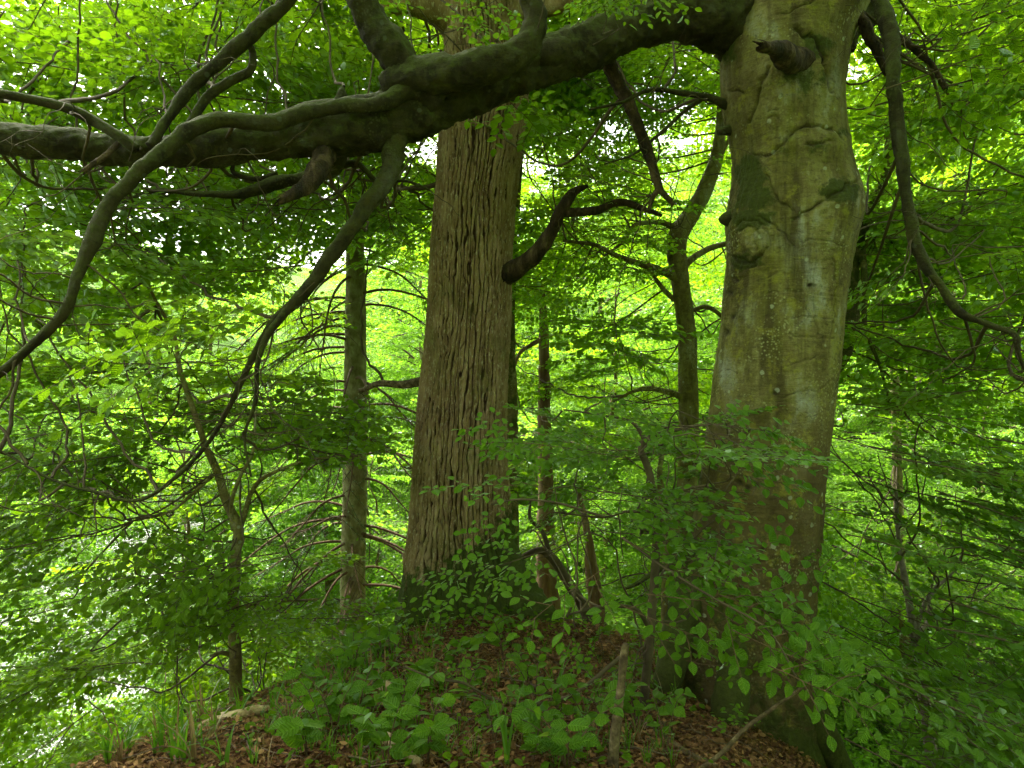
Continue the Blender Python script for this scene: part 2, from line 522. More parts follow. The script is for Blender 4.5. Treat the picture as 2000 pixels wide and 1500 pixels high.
def ground_at(px, py):
    """where the view ray through (px,py) meets the ground"""
    d = np.linspace(1.2, 9, 1600)
    X = (px - 1000) / FPX * d; Z = CAMZ + (750 - py) / FPX * d
    g = H(X, d)
    k = np.argmax(Z < g)
    return np.array((X[k], d[k], g[k])), d[k]

def build_ground():
    n = 460
    s = np.linspace(-1, 1, n)
    X = np.sinh(s * 4.6) / np.sinh(4.6) * 230
    Y = 4 + np.sinh(s * 4.6) / np.sinh(4.6) * 230
    gx, gy = np.meshgrid(X, Y)
    v = np.stack([gx, gy, H(gx, gy)], -1).reshape(-1, 3)
    f, t = grid_faces(n, n, False)
    o = link("ground", mesh_np("ground", v, f, t, M['ground'], True))
    tag(o, kind="structure")
    g = np.linspace(0, 1, 30)
    gx, gy = np.meshgrid(-75 + 71 * g, -40 + 150 * g)
    v = np.stack([gx, gy, gx * 0 - 6.6], -1).reshape(-1, 3)
    f, t = grid_faces(30, 30, False)
    o = link("river_water", mesh_np("river_water", v, f, t, M['water'], True))
    tag(o, kind="structure")
build_ground()

# ================================================================= trunks from outlines
def hero_trunk(rows, depth, nz, na, below, above, flat=0.95):
    """rows (py, left px, right px) -> ring grid at the given depth, continued below and above the frame"""
    rows = np.array(rows, float)
    py = rows[:, 0]
    cx = (rows[:, 1] + rows[:, 2]) / 2
    wd = (rows[:, 2] - rows[:, 1])
    z = CAMZ + (750 - py) / FPX * depth
    X = (cx - 1000) / FPX * depth
    rad = wd / 2 / FPX * depth * 0.985
    o = np.argsort(z)
    z, X, rad = z[o], X[o], rad[o]
    zz = np.linspace(z[0] - below, z[-1] + above, nz)
    xs = np.interp(zz, z, X); rr = np.interp(zz, z, rad)
    sl = (X[-1] - X[-3]) / (z[-1] - z[-3])
    xs = np.where(zz > z[-1], X[-1] + sl * 0.5 * (zz - z[-1]), xs)
    rr = np.where(zz > z[-1], np.maximum(rad[-1] * (1 - 0.05 * (zz - z[-1])), 0.08), rr)
    k = np.exp(-0.5 * (np.arange(-12, 13) / 5.0) ** 2); k /= k.sum()
    pad = lambda q: np.convolve(np.pad(q, 12, 'edge'), k, 'valid')
    xs, rr = pad(xs), pad(rr)
    a = np.linspace(0, 2 * np.pi, na, endpoint=False)
    return zz, xs, rr, a

def poly_dist(px, py, pts):
    """distance in px from points to a polyline"""
    best = np.full(px.shape, 1e9)
    pts = np.array(pts, float)
    for p, q in zip(pts[:-1], pts[1:]):
        d = q - p
        t = np.clip(((px - p[0]) * d[0] + (py - p[1]) * d[1]) / max(d @ d, 1e-9), 0, 1)
        best = np.minimum(best, np.hypot(px - p[0] - t * d[0], py - p[1] - t * d[1]))
    return best

LIMBPTS = {}      # sampled skeleton points of each tree, for hanging twigs on

def hero_limb(parent, pts, mat, name='limb', n=14, lump=0.07, key=None, taper=True, seed=0, moss=0.0, step=0.03, rough=0.0, jag=0.0, straight=1.0):
    """a branch from (px, py, depth, width px) control points"""
    c = np.array([[*P(a, b, d), wd / 2 / FPX * d] for a, b, d, wd in pts])
    s = catmull(c, step)
    path, rad = s[:, :3], np.maximum(s[:, 3], 0.003)
    wob = 1.5 * np.stack([noise(path * 2.2 + 11 * seed + 31), noise(path * 2.2 + 11 * seed + 57), noise(path * 2.2 + 11 * seed + 83)], -1)
    thin = smooth(.07, .02, rad)[:, None]
    path = path + wob * rad[:, None] * (0.16 + 0.25 * thin) * straight
    path = path + np.stack([noise(path * 8 + seed + 3), noise(path * 8 + seed + 23), noise(path * 8 + seed + 43)], -1) * rad[:, None] * 0.38 * thin * straight
    g, nor = tube_grid(path, rad, n)
    L = noise(g * 7 + seed) * 0.6 + noise(g * 17 + seed) * 0.4
    g = g + nor * (L * (lump * rad[:, None] * 1.6))[..., None]
    if rough:
        gr = 0.55 * fbm(g * 30, 4) + 0.65 * fbm(g * 11 + 5, 3)
        g = g + nor * (gr * rough * rad[:, None])[..., None]
    m = len(path)
    f, t = grid_faces(m, n)
    f = np.concatenate([f, np.arange(n)[::-1], np.arange(n) + (m - 1) * n])
    t = np.concatenate([t, [n, n]])
    if jag:
        rj = np.random.RandomState(seed + 5)
        tg = nrmz(path[-1] - path[-4])
        for q_, am in ((-1, 1.0), (-2, .45), (-3, .15)):
            g[q_] = g[q_] + tg * (rj.rand(n, 1) ** 1.5 * jag * rad[-1] * am)
    v = g.reshape(-1, 3)
    off = np.array(parent.location) if parent is not None else 0
    me = mesh_np(name, v - off, f, t, mat, True, None, {"moss": np.full(len(v), moss), "dark": np.zeros(len(v)), "rnd": np.zeros(len(v))})
    o = link(name, me, parent)
    if key:
        LIMBPTS.setdefault(key, []).append(np.column_stack([path[::3], rad[::3]]))
    return o

# ================================================================= leaves, sprays, boughs
def leaf_low():
    v = np.array([[0, 0, 0], [.34, .29, .05], [.74, .25, .03], [1, 0, -.07], [.74, -.25, .03], [.34, -.29, .05]])
    return v, np.array([0, 3, 2, 1, 0, 5, 4, 3]), np.array([4, 4]), v[:, :2].copy()

def leaf_hi():
    xs = [0.08, .25, .45, .65, .85]
    ws = [.13, .27, .33, .28, .14]
    v = [[0, 0, 0]]
    f, t = [], []
    mid, L, Rr = [0], [], []
    for x, wv in zip(xs, ws):
        zc = -0.10 * x * x
        v += [[x, 0, zc], [x + .02, wv, zc + .07 * wv / .3], [x + .02, -wv, zc + .07 * wv / .3]]
        k = len(v)
        mid.append(k - 3); L.append(k - 2); Rr.append(k - 1)
    v.append([1, 0, -.13]); mid.append(len(v) - 1)
    for S, flip in ((L, False), (Rr, True)):
        q = [[0, mid[1], S[0]]] + [[mid[i + 1], mid[i + 2], S[i + 1], S[i]] for i in range(4)] + [[mid[5], mid[6], S[4]]]
        for a in q:
            a = a[::-1] if flip else a
            f += a; t.append(len(a))
    v = np.array(v, float)
    return v, np.array(f), np.array(t), v[:, :2].copy()

LEAF = {'low': leaf_low(), 'hi': leaf_hi()}

def bake_leaves(acc, pos, dr, nr, size, kind='low', rnd=None):
    tv, tl, tt, tu = LEAF[kind]
    dr = nrmz(dr)
    nr = nrmz(nr - dr * np.sum(nr * dr, -1, keepdims=True))
    sd_ = np.cross(nr, dr)
    n = len(pos)
    v = (pos[:, None, :] + size[:, None, None] * (tv[None, :, 0:1] * dr[:, None, :] + tv[None, :, 1:2] * sd_[:, None, :] + tv[None, :, 2:3] * nr[:, None, :])).reshape(-1, 3)
    k = len(tv)
    l = (tl[None, :] + (np.arange(n) * k)[:, None]).reshape(-1)
    r = rnd if rnd is not None else rs.rand(n)
    acc.add(v, l, np.tile(tt, n), np.tile(tu, (n, 1)), np.repeat(r, k))

def make_bough(seed, L=1.5, leaf=0.068, kind='low', sides=3, dens=1.0, tilt=0.28, droop=0.10, dsp=0.034):
    """a flat beech spray: an axis with side shoots in one plane and leaves set in two rows along each"""
    r = np.random.RandomState(seed)
    tw = Acc(); lf = Acc()
    pos, dr, nr, sz = [], [], [], []
    def shoot(p0, d0, length, level, rad):
        n = max(4, int(length / 0.05))
        p = np.array(p0, float); d = np.array(d0, float)
        path = [p.copy()]
        st = length / n
        for i in range(n):
            d = d + np.array((0, 0, -droop * st * (1.3 if level == 0 else 1.0))) + r.normal(0, 0.06, 3) * (1, 1, .5)
            d[2] = d[2] - 0.04 * d[2]
            d = d / np.linalg.norm(d)
            p = p + d * st
            path.append(p.copy())
        path = np.array(path)
        add_tube(tw, path[::2] if len(path) > 6 else path, np.linspace(rad, 0.0009 + 0.2 * rad, len(path[::2] if len(path) > 6 else path)), sides if level else sides + 1, cap=False)
        return path
    def at(path, f):
        q = f * (len(path) - 1); i = min(int(q), len(path) - 2)
        return path[i] + (path[i + 1] - path[i]) * (q - i), nrmz(path[min(i + 2, len(path) - 1)] - path[i])
    def leaves(path, start=0.1, leng=1.0):
        k = int(leng * (1 - start) / dsp * dens) + 1
        sg = 1 if r.rand() < .5 else -1
        for j in range(k):
            f = start + (1 - start) * (j + r.rand() * .3) / max(k, 1)
            q, d = at(path, min(f, 0.999))
            side = np.array((-d[1], d[0], 0)) * sg
            sg = -sg
            a = r.normal(0.95, 0.22)
            if r.rand() < 0.06:
                continue
            ld = d * math.cos(a) + side * math.sin(a) + np.array((0, 0, r.normal(-.12, .16)))
            pos.append(q); dr.append(ld)
            nr.append(np.array((0, 0, 1.0)) + r.normal(0, tilt, 3))
            sz.append(leaf * (0.5 + 0.72 * r.rand()) * (0.75 if f > .93 else 1))
        q, d = at(path, 0.999)
        pos.append(q); dr.append(d + r.normal(0, .1, 3)); nr.append(np.array((0, 0, 1.0)) + r.normal(0, tilt, 3)); sz.append(leaf * .9)
    ax = shoot((0, 0, 0), (1, r.normal(0, .12), 0.10), L, 0, 0.0045 * (L / 1.5) + 0.001)
    leaves(ax, 0.35, L)
    nl = int(L / 0.105)
    sg = 1
    for j in range(nl):
        f = 0.08 + 0.86 * (j + r.rand() * .5) / nl
        q, d = at(ax, f)
        side = np.array((-d[1], d[0], 0)) * sg
        sg = -sg
        a = r.normal(0.85, 0.13)
        ln = L * (0.50 * (1 - f) ** 0.75 + 0.10) * r.uniform(.7, 1.2)
        s1 = shoot(q, d * math.cos(a) + side * math.sin(a) + np.array((0, 0, r.normal(0, .09))), ln, 1, 0.0022)
        leaves(s1, 0.12, ln)
        if ln > 0.3:
            s2g = 1
            for m_ in range(int(ln / 0.13)):
                f2 = 0.15 + 0.7 * (m_ + r.rand() * .5) / max(int(ln / 0.13), 1)
                q2, d2 = at(s1, f2)
                sd2 = np.array((-d2[1], d2[0], 0)) * s2g
                s2g = -s2g
                l2 = ln * 0.42 * (1.1 - f2) * r.uniform(.7, 1.2)
                if l2 < .06:
                    continue
                s2 = shoot(q2, d2 * .7 + sd2 * .7 + np.array((0, 0, r.normal(0, .08))), l2, 2, 0.0014)
                leaves(s2, 0.2, l2)
    bake_leaves(lf, np.array(pos), np.array(dr), np.array(nr), np.array(sz), kind, r.rand(len(pos)))
    return lf.arrays(), tw.arrays(), len(pos)

BOUGH = {
    'mid': [make_bough(100 + i, 1.5, 0.064, 'low', tilt=0.5) for i in range(7)],
    'near': [make_bough(200 + i, 1.0, 0.068, 'hi', 4, 0.95, 0.45, 0.15, 0.038) for i in range(6)],
    'big': [make_bough(300 + i, 0.55, 0.072, 'hi', 5, 0.8, 0.34, 0.25, 0.046) for i in range(5)],
    'far': [make_bough(400 + i, 1.5, 0.066, 'low', 3, 0.95, 0.75) for i in range(6)],
}

def frame(direction, roll=0.0, up=(0, 0, 1)):
    d = nrmz(np.array(direction, float)); u = np.array(up, float)
    u = nrmz(u - d * u.dot(d)); s = np.cross(u, d)
    u2 = u * math.cos(roll) + s * math.sin(roll)
    s2 = np.cross(u2, d)
    return np.stack([d, s2, u2], axis=1)       # columns: axis, side, up

def bake_boughs(items, kind, leafacc, twigacc, r, twigs=True):
    """items: list of (position, 3x3 frame, scale)"""
    T = BOUGH[kind]
    pick = r.randint(0, len(T), len(items))
    for k in range(len(T)):
        sel = [items[i] for i in np.where(pick == k)[0]]
        if not sel:
            continue
        Mx = np.stack([f * s for _, f, s in sel]); tr = np.stack([p for p, _, _ in sel])
        parts = ((T[k][0], leafacc), (T[k][1], twigacc)) if twigs else ((T[k][0], leafacc),)
        for (v, l, t, u, q), acc in parts:
            nv = len(v); n = len(sel)
            V = (np.einsum('nij,vj->nvi', Mx, v) + tr[:, None, :]).reshape(-1, 3)
            Ls = (l[None, :] + (np.arange(n) * nv)[:, None]).reshape(-1)
            off = r.rand(n) * 0.5
            acc.add(V, Ls, np.tile(t, n), np.tile(u, (n, 1)), (q[None, :] * 0.6 + off[:, None]).reshape(-1) * 0.9)

# ================================================================= generic woodland tree (own trunk, limbs, crown)
def woodland_tree_meshes(seed, height, spread, first, nlimb, kind='far', scale=1.3, per=9, leafmat='leaf_far', tr=0.16, side=None):
    r = np.random.RandomState(seed)
    n = 26
    zz = np.linspace(-0.6, height, n)
    path = np.column_stack([np.cumsum(r.normal(0, .04, n)), np.cumsum(r.normal(0, .04, n)), zz])
    path[:, :2] -= path[2, :2]
    rad = tr * (1 - 0.85 * (zz / height).clip(0, 1)) + tr * 0.5 * np.exp(-(zz + .2).clip(0) * 3)
    ta = Acc(); add_tube(ta, path, rad, 12)
    la, tw, lf = Acc(), Acc(), Acc()
    items = []
    for k in range(nlimb):
        f = first + (1 - first) * (k + r.rand()) / nlimb
        z0 = f * height
        i = int(np.clip(np.searchsorted(zz, z0), 1, n - 1))
        p = path[i].copy(); p[2] = z0
        ph = k * 2.4 + r.normal(0, .5)
        if side is not None and r.rand() < .4:
            ph = side + r.normal(0, .7)
        ln = spread * (1.15 - 0.75 * ((f - first) / (1 - first)) ** 1.4) * r.uniform(.7, 1.15)
        el = 0.15 + 0.75 * f + r.normal(0, .12)
        d = np.array((math.cos(ph) * math.cos(el), math.sin(ph) * math.cos(el), math.sin(el)))
        m = 12
        pts = [p]
        for j in range(m):
            d = d + np.array((0, 0, -0.075)) + r.normal(0, .07, 3)
            d = d / np.linalg.norm(d)
            pts.append(pts[-1] + d * ln / m)
        pts = np.array(pts)
        add_tube(la, pts, np.linspace(tr * .36 * (1.1 - f * .6), .006, m + 1), 5, cap=False)
        for q in range(per):
            g = 0.15 + 0.85 * (q + r.rand()) / per
            j = min(int(g * m), m - 1)
            b = pts[j] + (pts[j + 1] - pts[j]) * (g * m - j)
            ax = nrmz(pts[j + 1] - pts[j])
            sg = 1 if q % 2 else -1
            yaw = sg * r.uniform(.3, 1.25) if g < .9 else r.normal(0, .3)
            dd = np.array((ax[0] * math.cos(yaw) - ax[1] * math.sin(yaw), ax[0] * math.sin(yaw) + ax[1] * math.cos(yaw), r.normal(-.10, .22)))
            s = scale * r.uniform(.75, 1.25) * (0.8 + 0.35 * (1 - f))
            items.append((b, frame(dd, r.normal(0, .3)), s))
    bake_boughs(items, kind, lf, tw, r)
    v, l, t, u, q = ta.arrays(); me_t = mesh_np("trunk", v, l, t, M['slim'], True, None, {"rnd": q, "moss": q * 0, "dark": q * 0})
    v, l, t, u, q = la.arrays(); me_l = mesh_np("limbs", v, l, t, M['twig'], True, None, {"rnd": q, "moss": q * 0, "dark": q * 0})
    v, l, t, u, q = tw.arrays(); me_w = mesh_np("twigs", v, l, t, M['twig'], False)
    v, l, t, u, q = lf.arrays(); me_c = mesh_np("crown", v, l, t, M[leafmat], False, u, {"rnd": q})
    return me_t, me_l, me_w, me_c

def place_tree(meshes, x, y, rz, s, label, group, name="woodland_tree", z=None):
    t = root_at(name, (x, y, float(H(x, y)) if z is None else z), label, "tree", group)
    t.rotation_euler = (0, 0, rz)
    t.scale = (s, s, s)
    for nm, me in zip(("trunk", "limbs", "twigs", "crown"), meshes):
        link(nm, me, t)
    return t

# ================================================================= OAK
def build_oak():
    D = 5.4
    rows = [(0, 866, 1012), (60, 868, 1018), (130, 868, 1028), (200, 860, 1034), (300, 855, 1021), (400, 846, 1006), (500, 838, 1001),
            (600, 833, 1000), (700, 825, 996), (800, 816, 993), (900, 808, 992), (1000, 800, 999), (1060, 793, 1008),
            (1110, 787, 1016), (1150, 781, 1026), (1190, 774, 1040), (1230, 764, 1056), (1290, 750, 1076)]
    t = root_at("oak_tree", P(920, 1220, D), "massive oak in the middle with deeply furrowed brown bark and mossy foot", "tree")
    off = np.array(t.location)
    nz, na = 1500, 720
    zz, xs, rr, a = hero_trunk(rows, D, nz, na, 0.5, 5.0)
    A, Z = np.meshgrid(a, zz)
    RR = rr[:, None] * np.ones_like(A)
    foot = smooth(0.75, -0.35, Z)
    RR = RR * (1 + foot * (0.07 * np.sin(A * 5 + 0.6) + 0.05 * np.sin(A * 8 + 2) + 0.05 * noise(np.stack([np.cos(A) * 6, np.sin(A) * 6, Z * 6], -1))))
    cyl = np.stack([np.cos(A) * 1.3, np.sin(A) * 1.3, Z * 1.0], -1)
    RR = RR * (1 + 0.03 * noise(cyl * 1.3) + 0.012 * noise(cyl * 4))
    pu = 62
    warp = 0.45 * noise(np.stack([np.cos(A) * 3, np.sin(A) * 3, Z * 1.2], -1)) + 0.28 * noise(np.stack([np.cos(A) * 12, np.sin(A) * 12, Z * 7], -1))
    U = A / (2 * np.pi) * pu + warp
    V = Z / 0.48 + 0.35 * noise(np.stack([np.cos(A) * 8, np.sin(A) * 8, Z * 3], -1))
    f1, f2 = worley(U, V, pu)
    vary = 0.075 + 0.035 * noise(np.stack([np.cos(A) * 2, np.sin(A) * 2, Z * 1.5 + 4], -1))
    wv = np.abs(np.sin(np.pi * (A / (2 * np.pi) * 56 + warp * 1.15 + 0.30 * noise(np.stack([np.cos(A) * 16, np.sin(A) * 16, Z * 5 + 3], -1)) + 0.12 * noise(np.stack([np.cos(A) * 30, np.sin(A) * 30, Z * 24], -1)))))
    cell = smooth(0.0, 1.0, (f2 - f1) / np.maximum(vary * 2, .08))
    plate = smooth(0.02, 0.62, wv) * (0.45 + 0.55 * cell)
    U2 = A / (2 * np.pi) * 96 + warp * 1.6 + 3
    g1, g2 = worley(U2, Z / 0.24 + 0.6 * noise(cyl * 9), 96)
    sec = smooth(0.0, 0.22, g2 - g1)
    U3 = A / (2 * np.pi) * 120 + warp * 2
    k1, k2 = worley(U3, Z / 0.045 + 0.6 * noise(cyl * 9), 120)
    fine = smooth(0.0, 0.14, k2 - k1)
    amp = 1 - 0.75 * smooth(0.35, -0.2, Z)
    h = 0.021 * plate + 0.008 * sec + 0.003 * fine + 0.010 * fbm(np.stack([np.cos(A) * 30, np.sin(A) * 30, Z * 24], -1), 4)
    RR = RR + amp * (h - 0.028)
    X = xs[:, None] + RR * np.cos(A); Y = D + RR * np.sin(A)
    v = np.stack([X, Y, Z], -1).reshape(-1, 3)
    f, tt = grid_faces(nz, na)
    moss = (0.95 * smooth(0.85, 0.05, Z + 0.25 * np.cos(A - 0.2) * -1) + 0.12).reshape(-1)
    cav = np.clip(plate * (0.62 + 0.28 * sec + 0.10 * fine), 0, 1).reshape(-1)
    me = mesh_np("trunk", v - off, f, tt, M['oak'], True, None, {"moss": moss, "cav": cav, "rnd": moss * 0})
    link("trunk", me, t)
    k = 'oak'
    for i, (pts, mt, ro) in enumerate([
        ([(920, 70, 5.5, 100), (868, 28, 5.3, 62), (810, 8, 5.2, 46), (745, 14, 5.1, 34), (660, -20, 5.0, 24), (560, -60, 4.9, 16)], M['oak'], 0.12),
        ([(980, 60, 5.4, 70), (1030, 20, 5.3, 45), (1090, 10, 5.2, 34), (1160, -30, 5.0, 26)], M['oak'], 0.12),
        ([(960, 550, 5.4, 50), (998, 532, 5.25, 42), (1012, 523, 5.2, 37), (1045, 498, 5.1, 32), (1075, 455, 5.05, 28), (1095, 412, 5.0, 25), (1116, 382, 5.0, 19), (1147, 365, 5.0, 7)], M['rot'], 0.2),
        ([(1104, 414, 5.0, 18), (1140, 412, 5.0, 17), (1175, 408, 5.0, 17), (1215, 397, 4.98, 15), (1250, 405, 4.95, 12), (1295, 421, 4.95, 7)], M['rot'], 0.1),
        ([(870, 350, 5.5, 14), (840, 362, 5.5, 10), (800, 366, 5.5, 8), (755, 358, 5.5, 6), (700, 350, 5.5, 4)], M['twig'], 0),
        ([(830, 745, 5.5, 20), (790, 752, 5.6, 16), (740, 748, 5.7, 12), (700, 762, 5.8, 8)], M['stick'], 0),
    ]):
        o = hero_limb(t, pts, mt, 'limb', 16, 0.1, k, seed=i + 40, rough=ro)
        me = o.data
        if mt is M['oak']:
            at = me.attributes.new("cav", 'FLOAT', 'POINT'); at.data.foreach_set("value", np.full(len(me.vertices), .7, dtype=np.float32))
    # surface roots
    for i, pts in enumerate([
        [(960, 1030, 5.35, 50), (1000, 1120, 5.2, 76), (1040, 1190, 5.1, 74), (1085, 1236, 5.05, 56), (1125, 1262, 5.0, 42), (1175, 1290, 5.0, 26)]]):
        o = hero_limb(t, pts, M['oak'], 'root', 40, 0.16, None, seed=i + 60, moss=0.8, rough=0.28, step=.015)
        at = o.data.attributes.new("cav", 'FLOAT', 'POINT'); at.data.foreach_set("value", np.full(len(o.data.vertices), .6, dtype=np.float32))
    # crown above the frame
    r = np.random.RandomState(5)
    lf, tw = Acc(), Acc()
    items = []
    for i in range(150):
        p = np.array((r.uniform(-5, 3.5), r.uniform(2.0, 11), r.uniform(6.5, 10.5)))
        a_ = r.uniform(0, 6.28)
        items.append((p, frame((math.cos(a_), math.sin(a_), r.normal(-.1, .2)), r.normal(0, .3)), r.uniform(1.0, 1.6)))
    bake_boughs(items, 'far', lf, tw, r)
    for i in range(9):
        a_ = i * 0.7 + 0.3
        c = np.array((0.15, 5.4, 5.0 + 0.3 * i))
        e = c + np.array((math.cos(a_) * 4, math.sin(a_) * 4, 2.5))
        pth = catmull([[*c, .12], [*(c * .6 + e * .4 + np.array((0, 0, .3))), .08], [*e, .02]], .2)
        add_tube(tw, pth[:, :3], pth[:, 3], 7)
    lf.build("crown", M['leaf_mid'], t, off=off)
    tw.build("twigs", M['twig'], t, off=off)
    return t
OAK = build_oak()

# ================================================================= BEECH
def build_beech():
    D = 4.0
    rows = [(-120, 1440, 1730), (-40, 1430, 1715), (0, 1424, 1700), (50, 1416, 1672), (110, 1411, 1651), (200, 1414, 1640), (300, 1434, 1650), (350, 1434, 1664),
            (400, 1424, 1678), (425, 1421, 1674), (450, 1421, 1666), (500, 1424, 1656), (600, 1415, 1641), (700, 1401, 1634), (800, 1388, 1620),
            (900, 1374, 1608), (1000, 1359, 1600), (1060, 1342, 1595), (1110, 1328, 1590), (1200, 1318, 1583), (1300, 1310, 1580),
            (1400, 1312, 1592), (1450, 1312, 1612), (1500, 1310, 1645), (1560, 1300, 1690)]
    t = root_at("beech_tree", P(1460, 1500, D), "big smooth grey-green beech at right with eye-shaped knots and one long mossy limb", "tree")
    off = np.array(t.location)
    nz, na = 1200, 420
    zz, xs, rr, a = hero_trunk(rows, D, nz, na, 0.4, 1.2)
    A, Z = np.meshgrid(a, zz)
    RR = rr[:, None] * np.ones_like(A)
    cyl = np.stack([np.cos(A), np.sin(A), Z * 0.9], -1)
    foot = smooth(0.5, -0.7, Z)
    RR = RR * (1 + foot * (0.07 * np.sin(A * 6 + 1.0) + 0.05 * np.sin(A * 4)))
    RR = RR * (1 + 0.035 * noise(cyl * 1.5 + 3) + 0.012 * noise(cyl * 5) + 0.006 * noise(cyl * np.array((3, 3, 22))))
    X = xs[:, None] + RR * np.cos(A); Y = D + RR * np.sin(A)
    px, py = proj(np.stack([X, Y, Z], -1))
    front = smooth(0.25, -0.25, np.sin(A))
    wj = 5 * noise(np.stack([px / 14, py / 14, px * 0], -1))
    pxj, pyj = px + wj, py + 5 * noise(np.stack([px / 14, py / 14, px * 0 + 9], -1))
    disp = np.zeros_like(A); dark = np.zeros_like(A); moss = np.full_like(A, 0.06)
    def groove(pts, w, dep, dk):
        nonlocal disp, dark
        w = w * 0.6
        wn = w * (0.8 + 0.5 * noise(np.stack([px / 6, py / 6, px * 0 + 4], -1)))
        d = poly_dist(pxj, pyj, pts)
        g = np.exp(-(d / wn) ** 2) * front
        dep = dep * 0.7
        disp = disp - dep * g
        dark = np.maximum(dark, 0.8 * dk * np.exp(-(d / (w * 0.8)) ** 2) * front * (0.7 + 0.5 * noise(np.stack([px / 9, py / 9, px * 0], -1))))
        # lip above the groove
        disp = disp + dep * 0.35 * np.exp(-((d - w * 3.2) / (w * 2.4)) ** 2) * front
    def bulge(cx_, cy_, wx, wy, dep):
        nonlocal disp
        disp = disp + dep * np.exp(-(((px - cx_) / wx) ** 2 + ((py - cy_) / wy) ** 2)) * front
    def mossy(cx_, cy_, wx, wy, k):
        nonlocal moss
        q = np.exp(-(((pxj - cx_) / wx) ** 2 + ((pyj - cy_) / wy) ** 2))
        moss = np.maximum(moss, k * q)
    # upper right eye with its brow
    bulge(1595, 285, 55, 32, 0.035)
    groove([(1478, 303), (1510, 304), (1530, 286), (1550, 262), (1580, 249), (1615, 252), (1640, 275)], 5.5, 0.022, 0.9)
    groove([(1575, 284), (1605, 284), (1615, 280)], 7, 0.02, 0.9)
    # lower left eye with ring and fringe
    bulge(1470, 470, 42, 38, 0.045)
    for rad_, dp in ((40, 0.014), (24, 0.008)):
        ring = [(1465 + rad_ * 1.05 * math.cos(q), 470 + rad_ * 0.95 * math.sin(q)) for q in np.linspace(0, 2 * np.pi, 22)]
        groove(ring, 4, dp, 0.35)
    groove([(1428, 500), (1450, 512), (1475, 510), (1490, 498)], 8, 0.02, 0.75)
    groove([(1432, 516), (1455, 524), (1478, 518)], 5, 0.012, 0.7)
    # crossing folds
    groove([(1495, 345), (1515, 380), (1530, 400), (1548, 416)], 4.5, 0.018, 0.7)
    groove([(1668, 352), (1640, 375), (1600, 395), (1555, 430)], 6, 0.022, 0.75)
    groove([(1490, 425), (1515, 440), (1535, 462), (1550, 482)], 4, 0.014, 0.6)
    groove([(1562, 470), (1600, 472), (1650, 478)], 3, 0.008, 0.6)
    bulge(1650, 410, 30, 35, 0.03)
    bulge(1590, 455, 60, 40, 0.02)
    bulge(1480, 400, 40, 45, 0.025)
    # wound under the stub
    bulge(1545, 200, 50, 80, 0.03)
    groove([(1560, 62), (1590, 75), (1602, 100), (1606, 118)], 10, 0.035, 1.0)
    groove([(1606, 118), (1612, 150), (1622, 178)], 5, 0.02, 0.9)
    groove([(1504, 130), (1490, 160), (1478, 200), (1466, 235)], 5, 0.022, 0.8)
    groove([(1514, 32), (1550, 18), (1590, 2)], 3.5, 0.01, 0.7)
    groove([(1500, 215), (1522, 218)], 3, 0.01, 0.8)
    groove([(1498, 229), (1525, 233)], 3, 0.01, 0.8)
    groove([(1500, 240), (1516, 256)], 2.5, 0.006, 0.6)
    groove([(1420, 175), (1440, 178), (1455, 182)], 4, 0.014, 0.8)
    # creases lower down
    for c in ([(1500, 570), (1560, 568), (1620, 575), (1640, 580)], [(1535, 715), (1560, 708), (1595, 695)], [(1522, 775), (1560, 768), (1600, 762), (1625, 745)],
              [(1398, 725), (1420, 722), (1440, 728)], [(1540, 650), (1590, 662), (1630, 660)], [(1580, 555), (1578, 590), (1574, 630)], [(1592, 560), (1590, 620), (1594, 655)],
              [(1500, 540), (1530, 530), (1540, 575), (1526, 610)], [(1540, 620), (1580, 617), (1625, 622)], [(1440, 1090), (1500, 1095), (1560, 1085)],
              [(1400, 880), (1470, 872), (1520, 885), (1590, 880)], [(1625, 500), (1632, 560), (1626, 640), (1618, 700)], [(1480, 430), (1478, 445)]):
        groove(c, 2.4, 0.007, 0.6)
    for (cx_, cy_) in ((1424, 573), (1418, 650), (1430, 616), (1438, 548), (1582, 560), (1513, 770), (1445, 945), (1460, 952), (1478, 948), (1455, 1095), (1490, 1075)):
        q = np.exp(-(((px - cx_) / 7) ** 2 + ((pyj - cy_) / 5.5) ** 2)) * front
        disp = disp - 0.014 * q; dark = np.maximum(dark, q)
    # moss and algae
    for mm in ((1468, 340, 34, 40, 1.0), (1480, 385, 42, 30, .95), (1468, 428, 48, 22, 1.0), (1640, 372, 44, 26, .95), (1590, 288, 48, 22, .5), (1445, 395, 18, 45, .65),
               (1595, 88, 34, 30, 1.0), (1560, 150, 60, 45, .6), (1455, 512, 40, 18, .8), (1420, 60, 30, 80, .8), (1640, 262, 18, 20, .5), (1460, 505, 30, 16, .6), (1530, 300, 20, 14, .4), (1530, 180, 60, 60, .42)):
        mossy(*mm)
    moss = np.maximum(moss, 0.75 * smooth(0.62, -0.5, Z + 0.12 * noise(cyl * 3)))
    moss = np.maximum(moss, 0.36 * smooth(1.5, 0.5, Z))
    brown_tone = smooth(1.75, 0.9, Z + 0.25 * noise(cyl * 2.2)) * 0.95 + 0.4 * smooth(0.1, 0.6, noise(cyl * np.array((2.5, 2.5, .9)) + 7))  # dark brown tone, stronger down the trunk, plus random stain patches
    RR = RR + disp + 0.0045 * fbm(cyl * np.array((6, 6, 14)), 4) * rr[:, None] * 3 + 0.004 * fbm(cyl * np.array((9, 9, 60)), 3)
    rugged = np.clip(moss * 1.2 + 0.5 * smooth(1.3, .2, Z), 0, 1)
    RR = RR + rugged * 0.014 * fbm(cyl * 16, 4)
    X = xs[:, None] + RR * np.cos(A); Y = D + RR * np.sin(A)
    v = np.stack([X, Y, Z], -1).reshape(-1, 3)
    f, tt = grid_faces(nz, na)
